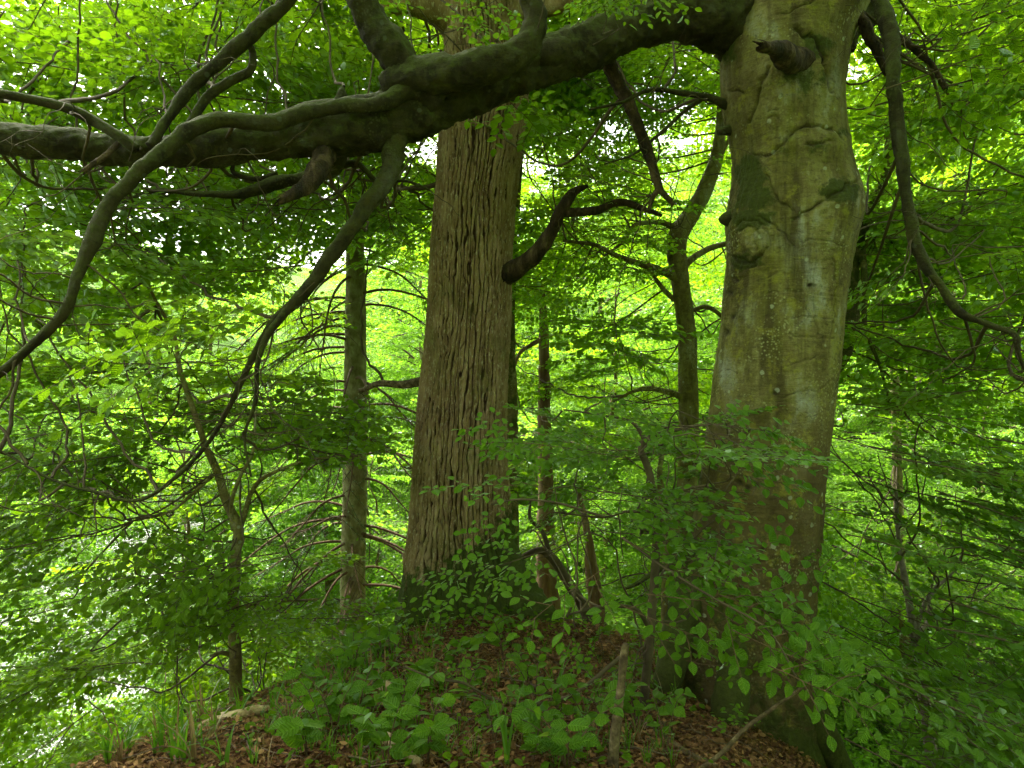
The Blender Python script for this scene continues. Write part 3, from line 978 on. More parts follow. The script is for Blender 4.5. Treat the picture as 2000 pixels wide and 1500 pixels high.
    me = mesh_np("trunk", v - off, f, tt, M['beech'], True, None, {"moss": moss.reshape(-1), "dark": np.clip(dark, 0, 1).reshape(-1), "brown_tone": np.clip(brown_tone, 0, 1).reshape(-1)})
    link("trunk", me, t)
    k = 'beech'
    L = [
        # the long limb across the picture
        ([(1520, 60, 4.1, 170), (1440, 40, 4.0, 150), (1385, 38, 3.93, 108), (1320, 32, 3.88, 88), (1250, 46, 3.8, 84), (1180, 76, 3.75, 88), (1090, 117, 3.7, 88), (1000, 152, 3.65, 86),
          (900, 192, 3.6, 92), (800, 224, 3.55, 100), (700, 248, 3.5, 92), (600, 262, 3.45, 84), (500, 272, 3.4, 78), (400, 286, 3.35, 72), (300, 291, 3.3, 62),
          (200, 287, 3.3, 60), (100, 276, 3.25, 60), (0, 267, 3.2, 60), (-150, 250, 3.2, 52), (-400, 230, 3.1, 40)], 'limb', 28),
        ([(850, 205, 3.55, 84), (800, 158, 3.48, 88), (758, 92, 3.42, 70), (718, 25, 3.38, 60), (690, -60, 3.3, 50)], 'limb', 22),
        ([(760, 165, 3.47, 60), (800, 146, 3.42, 72), (870, 143, 3.38, 68), (940, 130, 3.36, 66), (1000, 108, 3.36, 62), (1034, 72, 3.36, 54), (1042, 30, 3.34, 44), (1020, -40, 3.3, 34)], 'limb', 20),
        ([(830, 165, 3.45, 44), (780, 182, 3.4, 37), (730, 203, 3.33, 30), (660, 206, 3.3, 27), (600, 220, 3.27, 27), (520, 241, 3.22, 30), (430, 241, 3.18, 30), (370, 256, 3.1, 29),
          (310, 300, 3.03, 30), (240, 366, 2.97, 29), (205, 420, 2.94, 27), (182, 470, 2.9, 30), (156, 540, 2.87, 22), (130, 602, 2.84, 20), (70, 662, 2.82, 18), (0, 722, 2.8, 18), (-120, 800, 2.75, 14)], 'limb', 18),
        ([(775, 225, 3.55, 75), (773, 275, 3.52, 44), (768, 325, 3.5, 38), (732, 387, 3.5, 36), (690, 442, 3.5, 31), (650, 497, 3.5, 28), (610, 550, 3.5, 26), (572, 592, 3.5, 22), (530, 632, 3.5, 16),
          (492, 700, 3.5, 13), (452, 780, 3.5, 11), (410, 860, 3.5, 9), (345, 930, 3.5, 8), (270, 978, 3.5, 7), (180, 960, 3.5, 6), (90, 932, 3.5, 5), (0, 880, 3.5, 4)], 'limb', 14),
        ([(572, 590, 3.5, 18), (545, 625, 3.48, 15), (520, 655, 3.45, 13), (505, 700, 3.4, 10), (500, 780, 3.4, 8), (478, 850, 3.4, 6), (490, 930, 3.4, 4)], 'limb', 10),
        ([(295, 285, 3.2, 20), (330, 225, 3.25, 20), (370, 170, 3.3, 24), (430, 115, 3.3, 26), (490, 65, 3.3, 28), (550, 10, 3.3, 30), (600, -50, 3.3, 30)], 'limb', 14),
        ([(365, 250, 3.3, 16), (403, 192, 3.35, 18), (440, 160, 3.35, 18), (485, 135, 3.35, 16), (493, 100, 3.35, 14), (480, 78, 3.3, 12)], 'limb', 12),
        ([(255, 285, 3.15, 24), (228, 262, 3.13, 22), (180, 235, 3.1, 22), (130, 212, 3.05, 20), (60, 195, 3.0, 17), (0, 185, 2.95, 15), (-80, 180, 2.9, 12)], 'limb', 12),
        ([(668, 168, 3.72, 10), (668, 185, 3.72, 26), (668, 230, 3.75, 34), (658, 300, 3.8, 40), (640, 333, 3.85, 30), (590, 348, 3.9, 22), (540, 357, 3.9, 27), (480, 377, 3.9, 20), (400, 379, 3.9, 12), (300, 372, 3.9, 8), (240, 395, 3.9, 5)], 'limb', 14),
        ([(540, 340, 3.9, 10), (500, 352, 3.9, 10), (455, 335, 3.9, 9), (465, 300, 3.85, 8), (475, 280, 3.8, 7)], 'limb', 8),
        ([(640, 330, 3.85, 16), (690, 318, 3.85, 12), (715, 335, 3.85, 11), (740, 356, 3.85, 10), (790, 352, 3.9, 6), (840, 372, 3.95, 4)], 'limb', 8),
        ([(1700, -80, 3.75, 40), (1722, 15, 3.6, 31), (1742, 80, 3.55, 28), (1750, 160, 3.5, 26), (1752, 240, 3.5, 26), (1765, 330, 3.5, 23), (1776, 410, 3.5, 21), (1788, 492, 3.5, 24),
          (1832, 556, 3.45, 16), (1870, 612, 3.4, 17), (1930, 635, 3.35, 11), (1982, 655, 3.3, 13), (1992, 700, 3.3, 8), (2030, 760, 3.3, 6)], 'limb', 14),
        ([(1600, 60, 4.05, 150), (1660, -10, 4.05, 120), (1730, -110, 4.0, 90), (1800, -260, 3.9, 70)], 'limb', 20),
        ([(1445, 215, 4.0, 34), (1412, 203, 4.0, 20), (1385, 190, 4.0, 14), (1330, 181, 4.0, 11), (1270, 177, 4.0, 9), (1215, 200, 4.0, 6), (1150, 215, 4.0, 4)], 'limb', 10),
        ([(1375, 192, 4.0, 9), (1340, 215, 4.05, 8), (1290, 262, 4.1, 7), (1240, 300, 4.1, 5), (1180, 320, 4.1, 3)], 'limb', 8),
        ([(1450, 250, 4.0, 30), (1420, 252, 4.0, 18), (1402, 258, 4.0, 10)], 'limb', 10),
        ([(1445, 428, 4.0, 50), (1412, 430, 3.97, 24), (1404, 432, 3.97, 10)], 'limb', 12),
        ([(1360, 1070, 3.9, 30), (1330, 1095, 3.85, 17), (1295, 1110, 3.8, 13), (1255, 1135, 3.75, 9), (1220, 1150, 3.7, 6)], 'limb', 10),
    ]
    for i, (pts, mt, n) in enumerate(L):
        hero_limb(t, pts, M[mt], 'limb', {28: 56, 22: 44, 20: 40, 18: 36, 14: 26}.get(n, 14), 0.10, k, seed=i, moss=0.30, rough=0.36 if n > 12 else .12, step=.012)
    for i, pts in enumerate([
        [(1370, 1080, 3.95, 60), (1340, 1180, 3.85, 66), (1315, 1270, 3.8, 62), (1295, 1350, 3.78, 50), (1275, 1420, 3.75, 30)],
        [(1560, 1300, 3.85, 60), (1595, 1400, 3.75, 62), (1625, 1470, 3.7, 50), (1670, 1540, 3.65, 36)],
        [(1440, 1230, 3.72, 60), (1430, 1340, 3.62, 66), (1415, 1430, 3.55, 60), (1395, 1510, 3.5, 40)]]):
        hero_limb(t, pts, M['beech'], 'root', 36, 0.14, None, seed=i + 30, moss=0.8, rough=0.14, step=.015)
    # broken and dead wood
    for i, (pts, n) in enumerate([
        ([(652, 285, 3.55, 50), (634, 306, 3.42, 42), (628, 330, 3.3, 38), (612, 356, 3.26, 34), (585, 374, 3.22, 26), (560, 387, 3.2, 18)], 30),
        ([(1180, 85, 3.85, 34), (1203, 150, 4.0, 30), (1235, 212, 4.05, 25), (1262, 275, 4.1, 22), (1280, 330, 4.1, 20), (1290, 368, 4.1, 14), (1312, 398, 4.1, 7)], 18),
        ([(1287, 366, 4.1, 13), (1275, 385, 4.1, 10), (1270, 402, 4.1, 8)], 10),
        ([(1660, -10, 3.9, 26), (1690, 50, 3.8, 22), (1710, 90, 3.8, 20), (1728, 128, 3.8, 14)], 16),
        ([(1748, 68, 3.56, 14), (1790, 100, 3.6, 15), (1820, 130, 3.6, 12), (1846, 170, 3.6, 8)], 14),
        ([(1600, 100, 4.1, 90), (1580, 122, 3.85, 72), (1556, 122, 3.66, 48), (1534, 106, 3.54, 42), (1512, 97, 3.46, 30), (1498, 92, 3.42, 24)], 30),
        ([(232, 282, 3.1, 10), (205, 310, 3.05, 10), (168, 333, 3.0, 9)], 10),
    ]):
        o = hero_limb(t, pts, M['rot'], 'broken_branch', n, 0.2, k, seed=i + 80, rough=0.45, step=0.008, jag=3.5)
        tag(o, ["rotten hollow stub hanging under the long limb", "ragged dead branch hanging between oak and beech", "short dead fork tip", "short dead branch at the top right",
                "small dead branch on the hanging bough", "dark broken stub on the trunk's front", "small broken twig stub under the limb"][i])
    # lumps where branches join the long limb
    for i, (a_, b_, d_, w_) in enumerate([(690, 205, 3.42, 46), (610, 208, 3.45, 40), (1070, 95, 3.62, 60)]):
        hero_limb(t, [(a_ - 70, b_ + 20, d_ + .05, w_ * .5), (a_, b_ + 12, d_, w_), (a_ + 70, b_ - 4, d_ + .05, w_ * .5)], M['limb'], 'burl', 16, 0.15, None, seed=i + 20, moss=0.2)
    # unseen beech crown, spread above and behind the viewpoint to block frontal sky
    r = np.random.RandomState(6)
    lf, tw = Acc(), Acc()
    items = []
    for i in range(120):
        p = np.array((r.uniform(-5, 6.5), r.uniform(-5, 4.5), r.uniform(4.8, 8.5)))
        if p[1] > 0 and (p[2] - CAMZ) / p[1] < .62:
            continue
        a_ = r.uniform(0, 6.28)
        items.append((p, frame((math.cos(a_), math.sin(a_), r.normal(-.1, .2)), r.normal(0, .3)), r.uniform(1.0, 1.6)))
    bake_boughs(items, 'far', lf, tw, r)
    for i in range(10):
        a_ = i * 0.65 + 2.6
        c = np.array((1.9, 3.9, 4.2 + 0.35 * i))
        e = c + np.array((math.cos(a_) * 5, math.sin(a_) * 5, 1.5))
        pth = catmull([[*c, .12], [*(c * .6 + e * .4 + np.array((0, 0, .3))), .08], [*e, .02]], .2)
        add_tube(tw, pth[:, :3], pth[:, 3], 7)
    lf.build("crown", M['leaf_mid'], t, off=off)
    tw.build("twigs", M['twig'], t, off=off)
    return t
BEECH = build_beech()

# ================================================================= slender trees that stand in the middle distance
def stem_tree(name, label, stems, mat, key, group=None, n=12, rough=0.0, moss=0.05):
    base = stems[0][0]
    t = root_at(name, P(*base[:3]), label, "tree", group)
    for i, pts in enumerate(stems):
        hero_limb(t, pts, mat, 'trunk' if i == 0 else 'limb', n if i == 0 else 8, 0.06, key, straight=0.5, seed=hash(key) % 50 + i if False else len(key) * 7 + i, moss=moss, rough=rough)
    return t

T = {'beech': BEECH, 'oak': OAK}
T['slim'] = stem_tree("young_beech", "slender pale beech curving up just left of the big beech", [
    [(1330, 1330, 7, 50), (1335, 1150, 7, 44), (1340, 1000, 7, 42), (1343, 900, 7, 40), (1344, 800, 7, 39), (1343, 700, 7, 38), (1336, 610, 7, 36), (1326, 530, 7, 36), (1322, 470, 7, 40),
     (1350, 420, 7, 34), (1378, 370, 7, 32), (1398, 310, 7, 26), (1406, 260, 7, 22), (1408, 190, 7, 18), (1400, 90, 7, 14), (1370, -60, 7, 9)],
    [(1330, 550, 7, 20), (1298, 532, 6.9, 16), (1250, 515, 6.8, 13), (1200, 497, 6.7, 10), (1160, 478, 6.6, 8), (1100, 470, 6.5, 6)],
    [(1325, 450, 7, 14), (1290, 435, 6.9, 10), (1240, 440, 6.8, 8), (1220, 470, 6.8, 6), (1180, 500, 6.7, 4)],
    [(1325, 535, 7, 16), (1352, 505, 7.1, 14), (1385, 485, 7.2, 12), (1440, 470, 7.3, 9)],
    [(1338, 775, 7, 14), (1290, 762, 6.9, 11), (1250, 760, 6.8, 8), (1205, 780, 6.7, 5)],
    [(1338, 600, 7, 12), (1305, 575, 7, 10), (1280, 545, 7, 8), (1270, 520, 7, 5)],
    [(1400, 320, 7, 12), (1420, 280, 7, 9), (1450, 250, 7, 6)],
    [(1345, 610, 7, 10), (1380, 600, 7.1, 9), (1410, 620, 7.2, 8), (1450, 680, 7.2, 5)]], M['slim'], 'slim')
T['snag'] = stem_tree("dead_snag", "thin reddish dead trunk with split bark right of the oak", [
    [(1085, 1290, 8, 58), (1075, 1220, 8, 48), (1068, 1130, 8, 42), (1066, 1000, 8, 32), (1063, 850, 8, 28), (1063, 720, 8, 22), (1062, 640, 8, 18), (1060, 565, 8, 11)],
    [(1063, 660, 8, 10), (1040, 672, 7.9, 9), (1015, 690, 7.8, 8), (1000, 730, 7.7, 5)]], M['snag'], 'snag', rough=0.2)
T['behind'] = stem_tree("mossy_young_beech", "mossy trunk showing along the oak's right edge", [
    [(1004, 1300, 7.4, 34), (1001, 1100, 7.4, 31), (998, 900, 7.4, 29), (997, 750, 7.4, 27), (993, 620, 7.4, 24), (1003, 450, 7.4, 18), (1020, 250, 7.4, 14), (1030, 60, 7.4, 10)]], M['slim'], 'behind', moss=0.45)
T['arch'] = stem_tree("arching_sapling", "thin dark sapling arching over beside the oak's root", [
    [(1165, 1280, 6, 24), (1145, 1200, 6, 22), (1108, 1135, 6, 20), (1078, 1088, 6, 18), (1050, 1075, 6, 14), (1012, 1092, 6, 10), (985, 1110, 6, 6)],
    [(1075, 1086, 6, 10), (1060, 1040, 6.1, 9), (1035, 1010, 6.2, 7), (1040, 960, 6.3, 5)]], M['twig'], 'arch')
T['redstump'] = stem_tree("leaning_snag", "short reddish trunk leaning between the snag and the slim beech", [
    [(1178, 1290, 7.2, 36), (1165, 1180, 7.2, 30), (1155, 1110, 7.2, 26), (1148, 1050, 7.2, 16), (1130, 960, 7.2, 9)]], M['snag'], 'redstump', rough=0.2)
T['pair'] = stem_tree("forked_beech", "pale twin stem low beside the slender beech", [
    [(1312, 1300, 6.2, 40), (1308, 1180, 6.2, 36), (1312, 1080, 6.2, 34), (1302, 1010, 6.2, 22), (1290, 930, 6.2, 12), (1300, 850, 6.2, 8)]], M['slim'], 'pair')
T['rightmoss'] = stem_tree("crooked_mossy_tree", "crooked mossy trunk leaning out behind the big beech on its right", [
    [(1560, 860, 6, 48), (1600, 760, 6, 44), (1640, 690, 6, 40), (1660, 630, 6, 35), (1658, 560, 6, 34), (1668, 480, 6, 28), (1690, 430, 6, 22), (1730, 330, 6, 16), (1740, 180, 6, 12), (1780, 0, 6, 8)],
    [(1665, 500, 6, 16), (1700, 470, 5.9, 12), (1730, 460, 5.8, 8), (1800, 440, 5.7, 5)],
    [(1680, 460, 6, 14), (1687, 520, 5.9, 13), (1690, 580, 5.8, 12), (1690, 640, 5.8, 9), (1720, 720, 5.8, 6), (1740, 800, 5.8, 4)]], M['slim'], 'rightmoss', moss=0.5)
T['rightthin'] = stem_tree("grey_sapling", "thin grey sapling forking on the slope at lower right", [
    [(1850, 1620, 4.6, 26), (1825, 1500, 4.6, 23), (1808, 1390, 4.6, 21), (1795, 1290, 4.6, 18), (1783, 1220, 4.6, 15), (1768, 1140, 4.6, 12), (1755, 1060, 4.6, 9), (1750, 960, 4.6, 6)],
    [(1783, 1245, 4.6, 11), (1800, 1190, 4.6, 10), (1825, 1150, 4.6, 8), (1860, 1120, 4.6, 5), (1880, 1080, 4.6, 3)],
    [(1785, 1240, 4.6, 9), (1812, 1215, 4.65, 7), (1815, 1170, 4.7, 5), (1830, 1100, 4.7, 3)]], M['greytwig'], 'rightthin')
T['rightpole'] = stem_tree("pole_beech", "thin pole-like beech stem far right of the big beech", [
    [(1770, 1300, 9, 20), (1755, 1000, 9, 18), (1745, 720, 9, 15), (1720, 600, 9, 12), (1700, 420, 9, 9)],
    [(1748, 730, 9, 8), (1790, 690, 9, 7), (1830, 660, 9, 5), (1900, 690, 9, 3)]], M['slim'], 'rightpole')
T['leftsap'] = stem_tree("beech_sapling", "young beech with a forked grey stem standing at the left edge of the mound", [
    [(464, 1470, 4.6, 30), (462, 1400, 4.6, 26), (459, 1300, 4.6, 24), (455, 1180, 4.6, 23), (460, 1090, 4.6, 21), (466, 1036, 4.6, 20), (442, 980, 4.6, 17), (425, 920, 4.6, 15), (400, 865, 4.6, 13),
     (378, 800, 4.6, 11), (352, 720, 4.6, 9), (338, 650, 4.6, 8), (300, 580, 4.6, 6), (275, 520, 4.6, 4)],
    [(464, 1045, 4.6, 13), (480, 1000, 4.6, 11), (492, 960, 4.6, 9), (520, 930, 4.6, 7), (600, 900, 4.5, 5), (700, 890, 4.4, 3)],
    [(455, 1035, 4.6, 9), (452, 985, 4.55, 8), (470, 930, 4.5, 7), (495, 880, 4.5, 6), (500, 800, 4.5, 4)],
    [(455, 1140, 4.6, 14), (432, 1132, 4.55, 12), (405, 1122, 4.5, 9), (388, 1106, 4.45, 5), (300, 1140, 4.4, 3)],
    [(462, 1190, 4.6, 10), (500, 1180, 4.55, 8), (545, 1175, 4.5, 6), (620, 1170, 4.45, 4)],
    [(455, 1280, 4.6, 10), (430, 1275, 4.55, 8), (410, 1282, 4.5, 4)],
    [(425, 920, 4.6, 8), (380, 960, 4.5, 7), (330, 1000, 4.5, 5), (250, 1020, 4.5, 3)]], M['slim'], 'leftsap')
T['frontsap'] = stem_tree("dark_sapling", "dark thin sapling with layered sprays in front of the big beech's left side", [
    [(1255, 1400, 3.45, 20), (1268, 1250, 3.4, 18), (1280, 1120, 3.4, 17), (1279, 1010, 3.4, 15), (1271, 930, 3.4, 14), (1252, 880, 3.4, 13), (1262, 858, 3.4, 10), (1300, 845, 3.35, 7), (1380, 830, 3.3, 5), (1480, 840, 3.2, 3)],
    [(1262, 870, 3.4, 8), (1240, 830, 3.4, 6), (1200, 815, 3.35, 4), (1100, 800, 3.3, 3)],
    [(1283, 1040, 3.4, 8), (1305, 990, 3.4, 7), (1330, 960, 3.35, 5), (1420, 940, 3.2, 3)],
    [(1278, 1000, 3.4, 7), (1220, 1000, 3.35, 6), (1180, 1010, 3.3, 5), (1080, 1000, 3.2, 3)],
    [(1270, 1230, 3.4, 10), (1240, 1190, 3.3, 8), (1180, 1185, 3.2, 6), (1110, 1200, 3.0, 4)]], M['twig'], 'frontsap')

# the fir
def build_fir():
    D = 7.6
    t = root_at("fir_tree", P(690, 1290, D), "straight pale fir trunk left of the oak with drooping bare lower branches", "tree")
    T['fir'] = t
    hero_limb(t, [(686, 1420, D, 50), (688, 1270, D, 49), (690, 1100, D, 48), (693, 950, D, 47), (694, 800, D, 44), (694, 650, D, 41), (694, 520, D, 37), (692, 380, D, 32), (690, 200, D, 27), (688, 0, D, 20), (686, -200, D, 12)],
              M['fir'], 'trunk', 36, 0.04, 'fir', straight=0.15, seed=3, rough=0.07, step=0.02)
    r = np.random.RandomState(12)
    tw, nd, lb = Acc(), Acc(), Acc()
    off = np.array(t.location)
    for i in range(110):
        py = r.uniform(-150, 1150)
        c = P(691, py, D)
        sgn = -1 if r.rand() < .62 else 1
        az = r.normal(0, .8)
        ln = r.uniform(.8, 2.4)
        d = np.array((sgn * math.cos(az), math.sin(az), r.uniform(-.1, .5)))
        p = c.copy(); path = [p.copy()]
        n = 14
        for j in range(n):
            d = nrmz(d + np.array((0, 0, -.13 if j < 8 else .03)) + r.normal(0, .04, 3))
            p = p + d * ln / n
            path.append(p.copy())
        path = np.array(path)
        add_tube(lb, path, np.linspace(.018, .004, n + 1), 5)
        live = py < 760 or r.rand() < .25
        for j in range(5, n + 1):
            for s2 in (-1, 1):
                if r.rand() < .2:
                    continue
                q = path[j]
                dd = nrmz(path[j] - path[j - 1])
                sd_ = np.array((-dd[1], dd[0], 0)) * s2
                e = nrmz(dd * .7 + sd_ + np.array((0, 0, r.normal(-.25, .2))))
                l2 = r.uniform(.15, .45)
                pp = np.array([q + e * l2 * f + np.array((0, 0, -.12 * f * f * l2)) for f in np.linspace(0, 1, 5)])
                add_tube(tw, pp, np.linspace(.004, .0015, 5), 3, cap=False)
                if live:
                    k = int(l2 / .009)
                    f = r.rand(k)
                    base = q + e * (l2 * f)[:, None] + np.array((0, 0, -.12)) * (f * f * l2)[:, None]
                    nd_dir = nrmz(e + r.normal(0, .6, (k, 3)))
                    bake_leaves(nd, base, nd_dir, nrmz(r.normal(0, 1, (k, 3)) + (0, 0, .5)), np.full(k, .035), 'low', r.rand(k))
    v, l, tt, u, q = nd.arrays()
    # needles: squeeze the leaf outline to a sliver
    v6 = v.reshape(-1, 6, 3)
    mid = (v6[:, 0:1] + v6[:, 3:4]) / 2
    axis = nrmz(v6[:, 3] - v6[:, 0])
    rel = v6 - v6[:, 0:1]
    al = np.einsum('nij,nj->ni', rel, axis)[..., None] * axis[:, None, :]
    v6 = v6[:, 0:1] + al + (rel - al) * .16
    me = mesh_np("needles", v6.reshape(-1, 3) - off, l, tt, M['needle'], False, u, {"rnd": q})
    link("needles", me, t)
    lb.build("limbs", M['stem'], t, True, off=off)
    tw.build("twigs", M['twig'], t, off=off)
build_fir()

# ================================================================= foliage hung on the trees above
FOL = {}
USE = {}
KEEP = [(395, 900, 540, 1070, 4.55), (790, 190, 1040, 1130, 5.6), (635, 470, 760, 770, 7.6), (640, 960, 745, 1200, 7.6), (1300, 230, 1400, 780, 7.0), (1400, -50, 1660, 800, 4.3), (640, 60, 1420, 290, 3.9), (0, 230, 640, 330, 3.6)]
def kept_clear(p, d, s):
    for f in (.15, .55, .95):
        q = p + d * s * f
        x, y = proj(q)
        for a, b, c, e, dm in KEEP:
            if a < x < c and b < y < e and q[1] < dm:
                return True
    return False
def hang(tree, kind, n, region, depth, scale, yaw=None, pitch=(-.08, .14), roll=.22, maxlen=1.7, seed=0, sag=0.10, clear=True, leank=1.0):
    """n sprays over a patch of the tree's reach (pixel box at a depth range), each tied by a thin branch to the nearest wood of that tree"""
    r = np.random.RandomState(seed + 1000)
    acc = FOL.setdefault(tree, {})
    lf, tw = acc.setdefault('near' if kind != 'mid' else 'mid', (Acc(), Acc()))
    wood = np.vstack(LIMBPTS[tree])[:, :3]
    use = USE.setdefault(tree, np.zeros(len(wood)))
    items = []
    x0, y0, x1, y1 = region
    for i in range(n):
        d = r.uniform(*depth)
        p = P(r.uniform(x0, x1), r.uniform(y0, y1), d)
        if p[2] < float(H(p[0], p[1])) + .12:
            continue
        dist = np.linalg.norm(wood - p, axis=1)
        kk = np.argmin(dist + 0.6 * r.rand(len(dist)) * dist + 0.5 * use)
        c = wood[kk]
        out = p - c
        if yaw is None:
            a = math.atan2(out[1], out[0]) + r.normal(0, .7)
        else:
            a = yaw[0] + r.normal(0, yaw[1])
        dr = np.array((math.cos(a), math.sin(a), r.normal(*pitch)))
        sc_ = r.uniform(*scale)
        if clear and kept_clear(p, nrmz(dr), sc_ * (1.4 if kind == 'mid' else 1.0)):
            continue
        lean = leank * ((.35 if p[2] > CAMZ else -.35) + r.normal(0, .22))
        items.append((p, frame(dr, r.normal(0, roll), (r.normal(0, .12), lean, 1)), sc_))
        dl = np.linalg.norm(out)
        if dl < maxlen and dl > .05:
            use += np.exp(-(np.linalg.norm(wood - c, axis=1) / .12) ** 2)
            m1 = c + out * .4 + np.array((0, 0, -sag * dl)) + r.normal(0, .05 * dl, 3)
            m2 = p - nrmz(dr) * min(.3, dl * .3) + r.normal(0, .02, 3)
            w0 = .004 + .004 * dl
            s = catmull([[*c, w0], [*m1, w0 * .75], [*m2, w0 * .5], [*p, .0028]], .07)
            s[:, :3] += noise(s[:, :3] * 9)[:, None] * .02
            add_tube(tw, s[:, :3], s[:, 3], 5, cap=False)
    bake_boughs(items, kind, lf, tw, r)

PI = math.pi
# big beech: leaves above and behind the long limb, upper left
hang('beech', 'near', 34, (-150, -120, 850, 330), (3.7, 5.0), (.8, 1.2), None, seed=1, maxlen=2.2)
hang('beech', 'mid', 66, (-250, -200, 900, 480), (4.4, 7.0), (.9, 1.3), None, seed=2, maxlen=2.4)
hang('beech', 'near', 19, (-100, 300, 420, 760), (3.0, 4.2), (.8, 1.1), None, seed=3, maxlen=1.8)
hang('beech', 'mid', 28, (-200, 330, 640, 900), (4.2, 6.5), (.8, 1.2), None, seed=4, maxlen=2.2)
hang('beech', 'near', 4, (960, -60, 1250, 40), (3.1, 3.6), (.5, .7), None, seed=5)
hang('beech', 'mid', 34, (1030, -100, 1420, 200), (4.6, 7), (.8, 1.2), None, seed=6, maxlen=2.0)
hang('beech', 'near', 16, (1700, -80, 2100, 300), (3.4, 4.6), (.8, 1.2), (PI * .15, 1.2), seed=7, maxlen=1.6)
hang('beech', 'mid', 55, (1650, -150, 2150, 650), (4.6, 7), (.9, 1.3), None, seed=8, maxlen=2.2)
hang('beech', 'near', 15, (1780, 380, 2100, 800), (3.4, 4.6), (.8, 1.1), (0, .8), seed=9, maxlen=1.4)
# sprays drooping in long low planes at the lower right
hang('rightthin', 'near', 21, (1620, 850, 2080, 1180), (3.4, 4.8), (.9, 1.3), (-.35, .35), (-.28, .08), .12, leank=.1, seed=10, maxlen=1.2)
hang('rightthin', 'near', 21, (1600, 1150, 2060, 1480), (3.0, 4.4), (.8, 1.2), (-.35, .35), (-.30, .08), .12, leank=.1, seed=11, maxlen=1.2)
hang('rightpole', 'mid', 24, (1620, 500, 2100, 1200), (6.5, 10), (.9, 1.3), None, seed=12, maxlen=2.5)
hang('rightmoss', 'mid', 24, (1650, 300, 2050, 900), (5, 7.5), (.8, 1.2), None, seed=13, maxlen=2)
hang('oak', 'mid', 34, (620, -80, 890, 470), (6.2, 9.5), (.7, 1.1), None, seed=31, maxlen=2.4)
hang('beech', 'mid', 46, (-200, -200, 900, 260), (6.0, 9.0), (.9, 1.3), None, seed=32, maxlen=1.5)
hang('beech', 'mid', 20, (1020, -150, 1420, 130), (6.0, 9.0), (.9, 1.3), None, seed=33, maxlen=1.5)
hang('rightpole', 'mid', 34, (1650, -150, 2100, 420), (7.0, 10.0), (1.0, 1.4), None, seed=34, maxlen=1.5)
# slender beech and its neighbours between oak and beech
hang('slim', 'mid', 84, (1020, 60, 1500, 760), (5.6, 9), (.7, 1.1), None, seed=14, maxlen=2.2)
hang('slim', 'mid', 16, (1030, 720, 1420, 1100), (5.4, 8.5), (.6, .9), None, seed=15, maxlen=1.6)
hang('behind', 'mid', 19, (980, 120, 1200, 900), (6.5, 9.5), (.6, .9), None, seed=16, maxlen=2)
# dark layered sapling in front of the big beech
hang('frontsap', 'near', 11, (1010, 800, 1420, 900), (2.9, 3.9), (.55, .8), None, (-.05, .06), .12, seed=17, clear=False, maxlen=1.2)
hang('frontsap', 'near', 9, (1000, 900, 1430, 1090), (2.9, 3.9), (.5, .8), None, (-.1, .08), .14, seed=18, clear=False, maxlen=1.2)
hang('frontsap', 'big', 6, (1380, 830, 1500, 1000), (2.7, 3.1), (.6, .9), (-.1, .4), (-.2, .08), .2, seed=19, clear=False, maxlen=1.2)
# sapling at left
hang('leftsap', 'near', 22, (120, 780, 640, 960), (3.9, 5.4), (.7, 1.05), None, (-.12, .06), .12, seed=20, maxlen=1.3)
hang('leftsap', 'near', 19, (380, 800, 760, 900), (4.0, 5.2), (.7, 1.0), (.1, .5), (-.08, .06), .12, seed=21, maxlen=1.4)
hang('leftsap', 'near', 27, (-60, 960, 560, 1330), (3.8, 5.6), (.7, 1.05), (PI + .2, .6), (-.2, .07), .15, seed=22, maxlen=1.4)
hang('leftsap', 'near', 7, (380, 1100, 520, 1240), (3.9, 4.4), (.4, .6), None, (-.2, .1), .3, seed=23, maxlen=1.0)
hang('leftsap', 'near', 15, (440, 1100, 700, 1290), (4.3, 6), (.6, .9), None, (-.12, .07), .15, seed=24, maxlen=1.4)
hang('leftsap', 'mid', 14, (-100, 450, 500, 800), (4.6, 6.5), (.7, 1.0), None, seed=25, maxlen=1.8)

hang('leftsap', 'mid', 30, (-150, 880, 640, 1400), (5.2, 8.5), (.7, 1.1), (PI + .4, .8), (-.3, .1), .25, seed=26, maxlen=1.6)
hang('leftsap', 'mid', 26, (-150, 1100, 330, 1440), (4.6, 7.5), (.7, 1.0), (PI + .3, .8), (-.3, .1), .25, seed=27, maxlen=1.6)
def bare_twigs(tree, n, seed, lmin=.25, lmax=.9, hangdown=.5):
    r = np.random.RandomState(seed)
    w_ = np.vstack(LIMBPTS[tree])
    w_ = w_[w_[:, 3] < .035]
    acc = Acc()
    def grow(p, d, ln, rad, lev):
        n_ = max(4, int(ln / .045)); st = ln / n_
        path = [p.copy()]
        for i in range(n_):
            d = nrmz(d + r.normal(0, .24, 3) + np.array((0, 0, -.05 * hangdown)))
            p = p + d * st
            path.append(p.copy())
            if lev < 2 and r.rand() < .16:
                grow(p.copy(), nrmz(d + r.normal(0, .8, 3)), ln * r.uniform(.25, .55), rad * .55, lev + 1)
        add_tube(acc, np.array(path), np.linspace(rad, rad * .3, n_ + 1), 4, cap=False)
    for i in range(n):
        q = w_[r.randint(len(w_))]
        d = nrmz(r.normal(0, 1, 3) + np.array((0, 0, -hangdown)))
        grow(q[:3] + d * q[3] * .6, d, r.uniform(lmin, lmax), r.uniform(.0025, .006), 0)
    tw_ = list(FOL[tree].values())[0][1] if tree in FOL else None
    v, l, tt, u, q = acc.arrays()
    tw_.add(v, l, tt, u, q)
bare_twigs('beech', 120, 1)
bare_twigs('slim', 40, 2)
bare_twigs('oak', 16, 3)
bare_twigs('leftsap', 36, 4, .15, .6, .1)
bare_twigs('frontsap', 20, 5, .15, .5, .1)
bare_twigs('rightmoss', 30, 6)
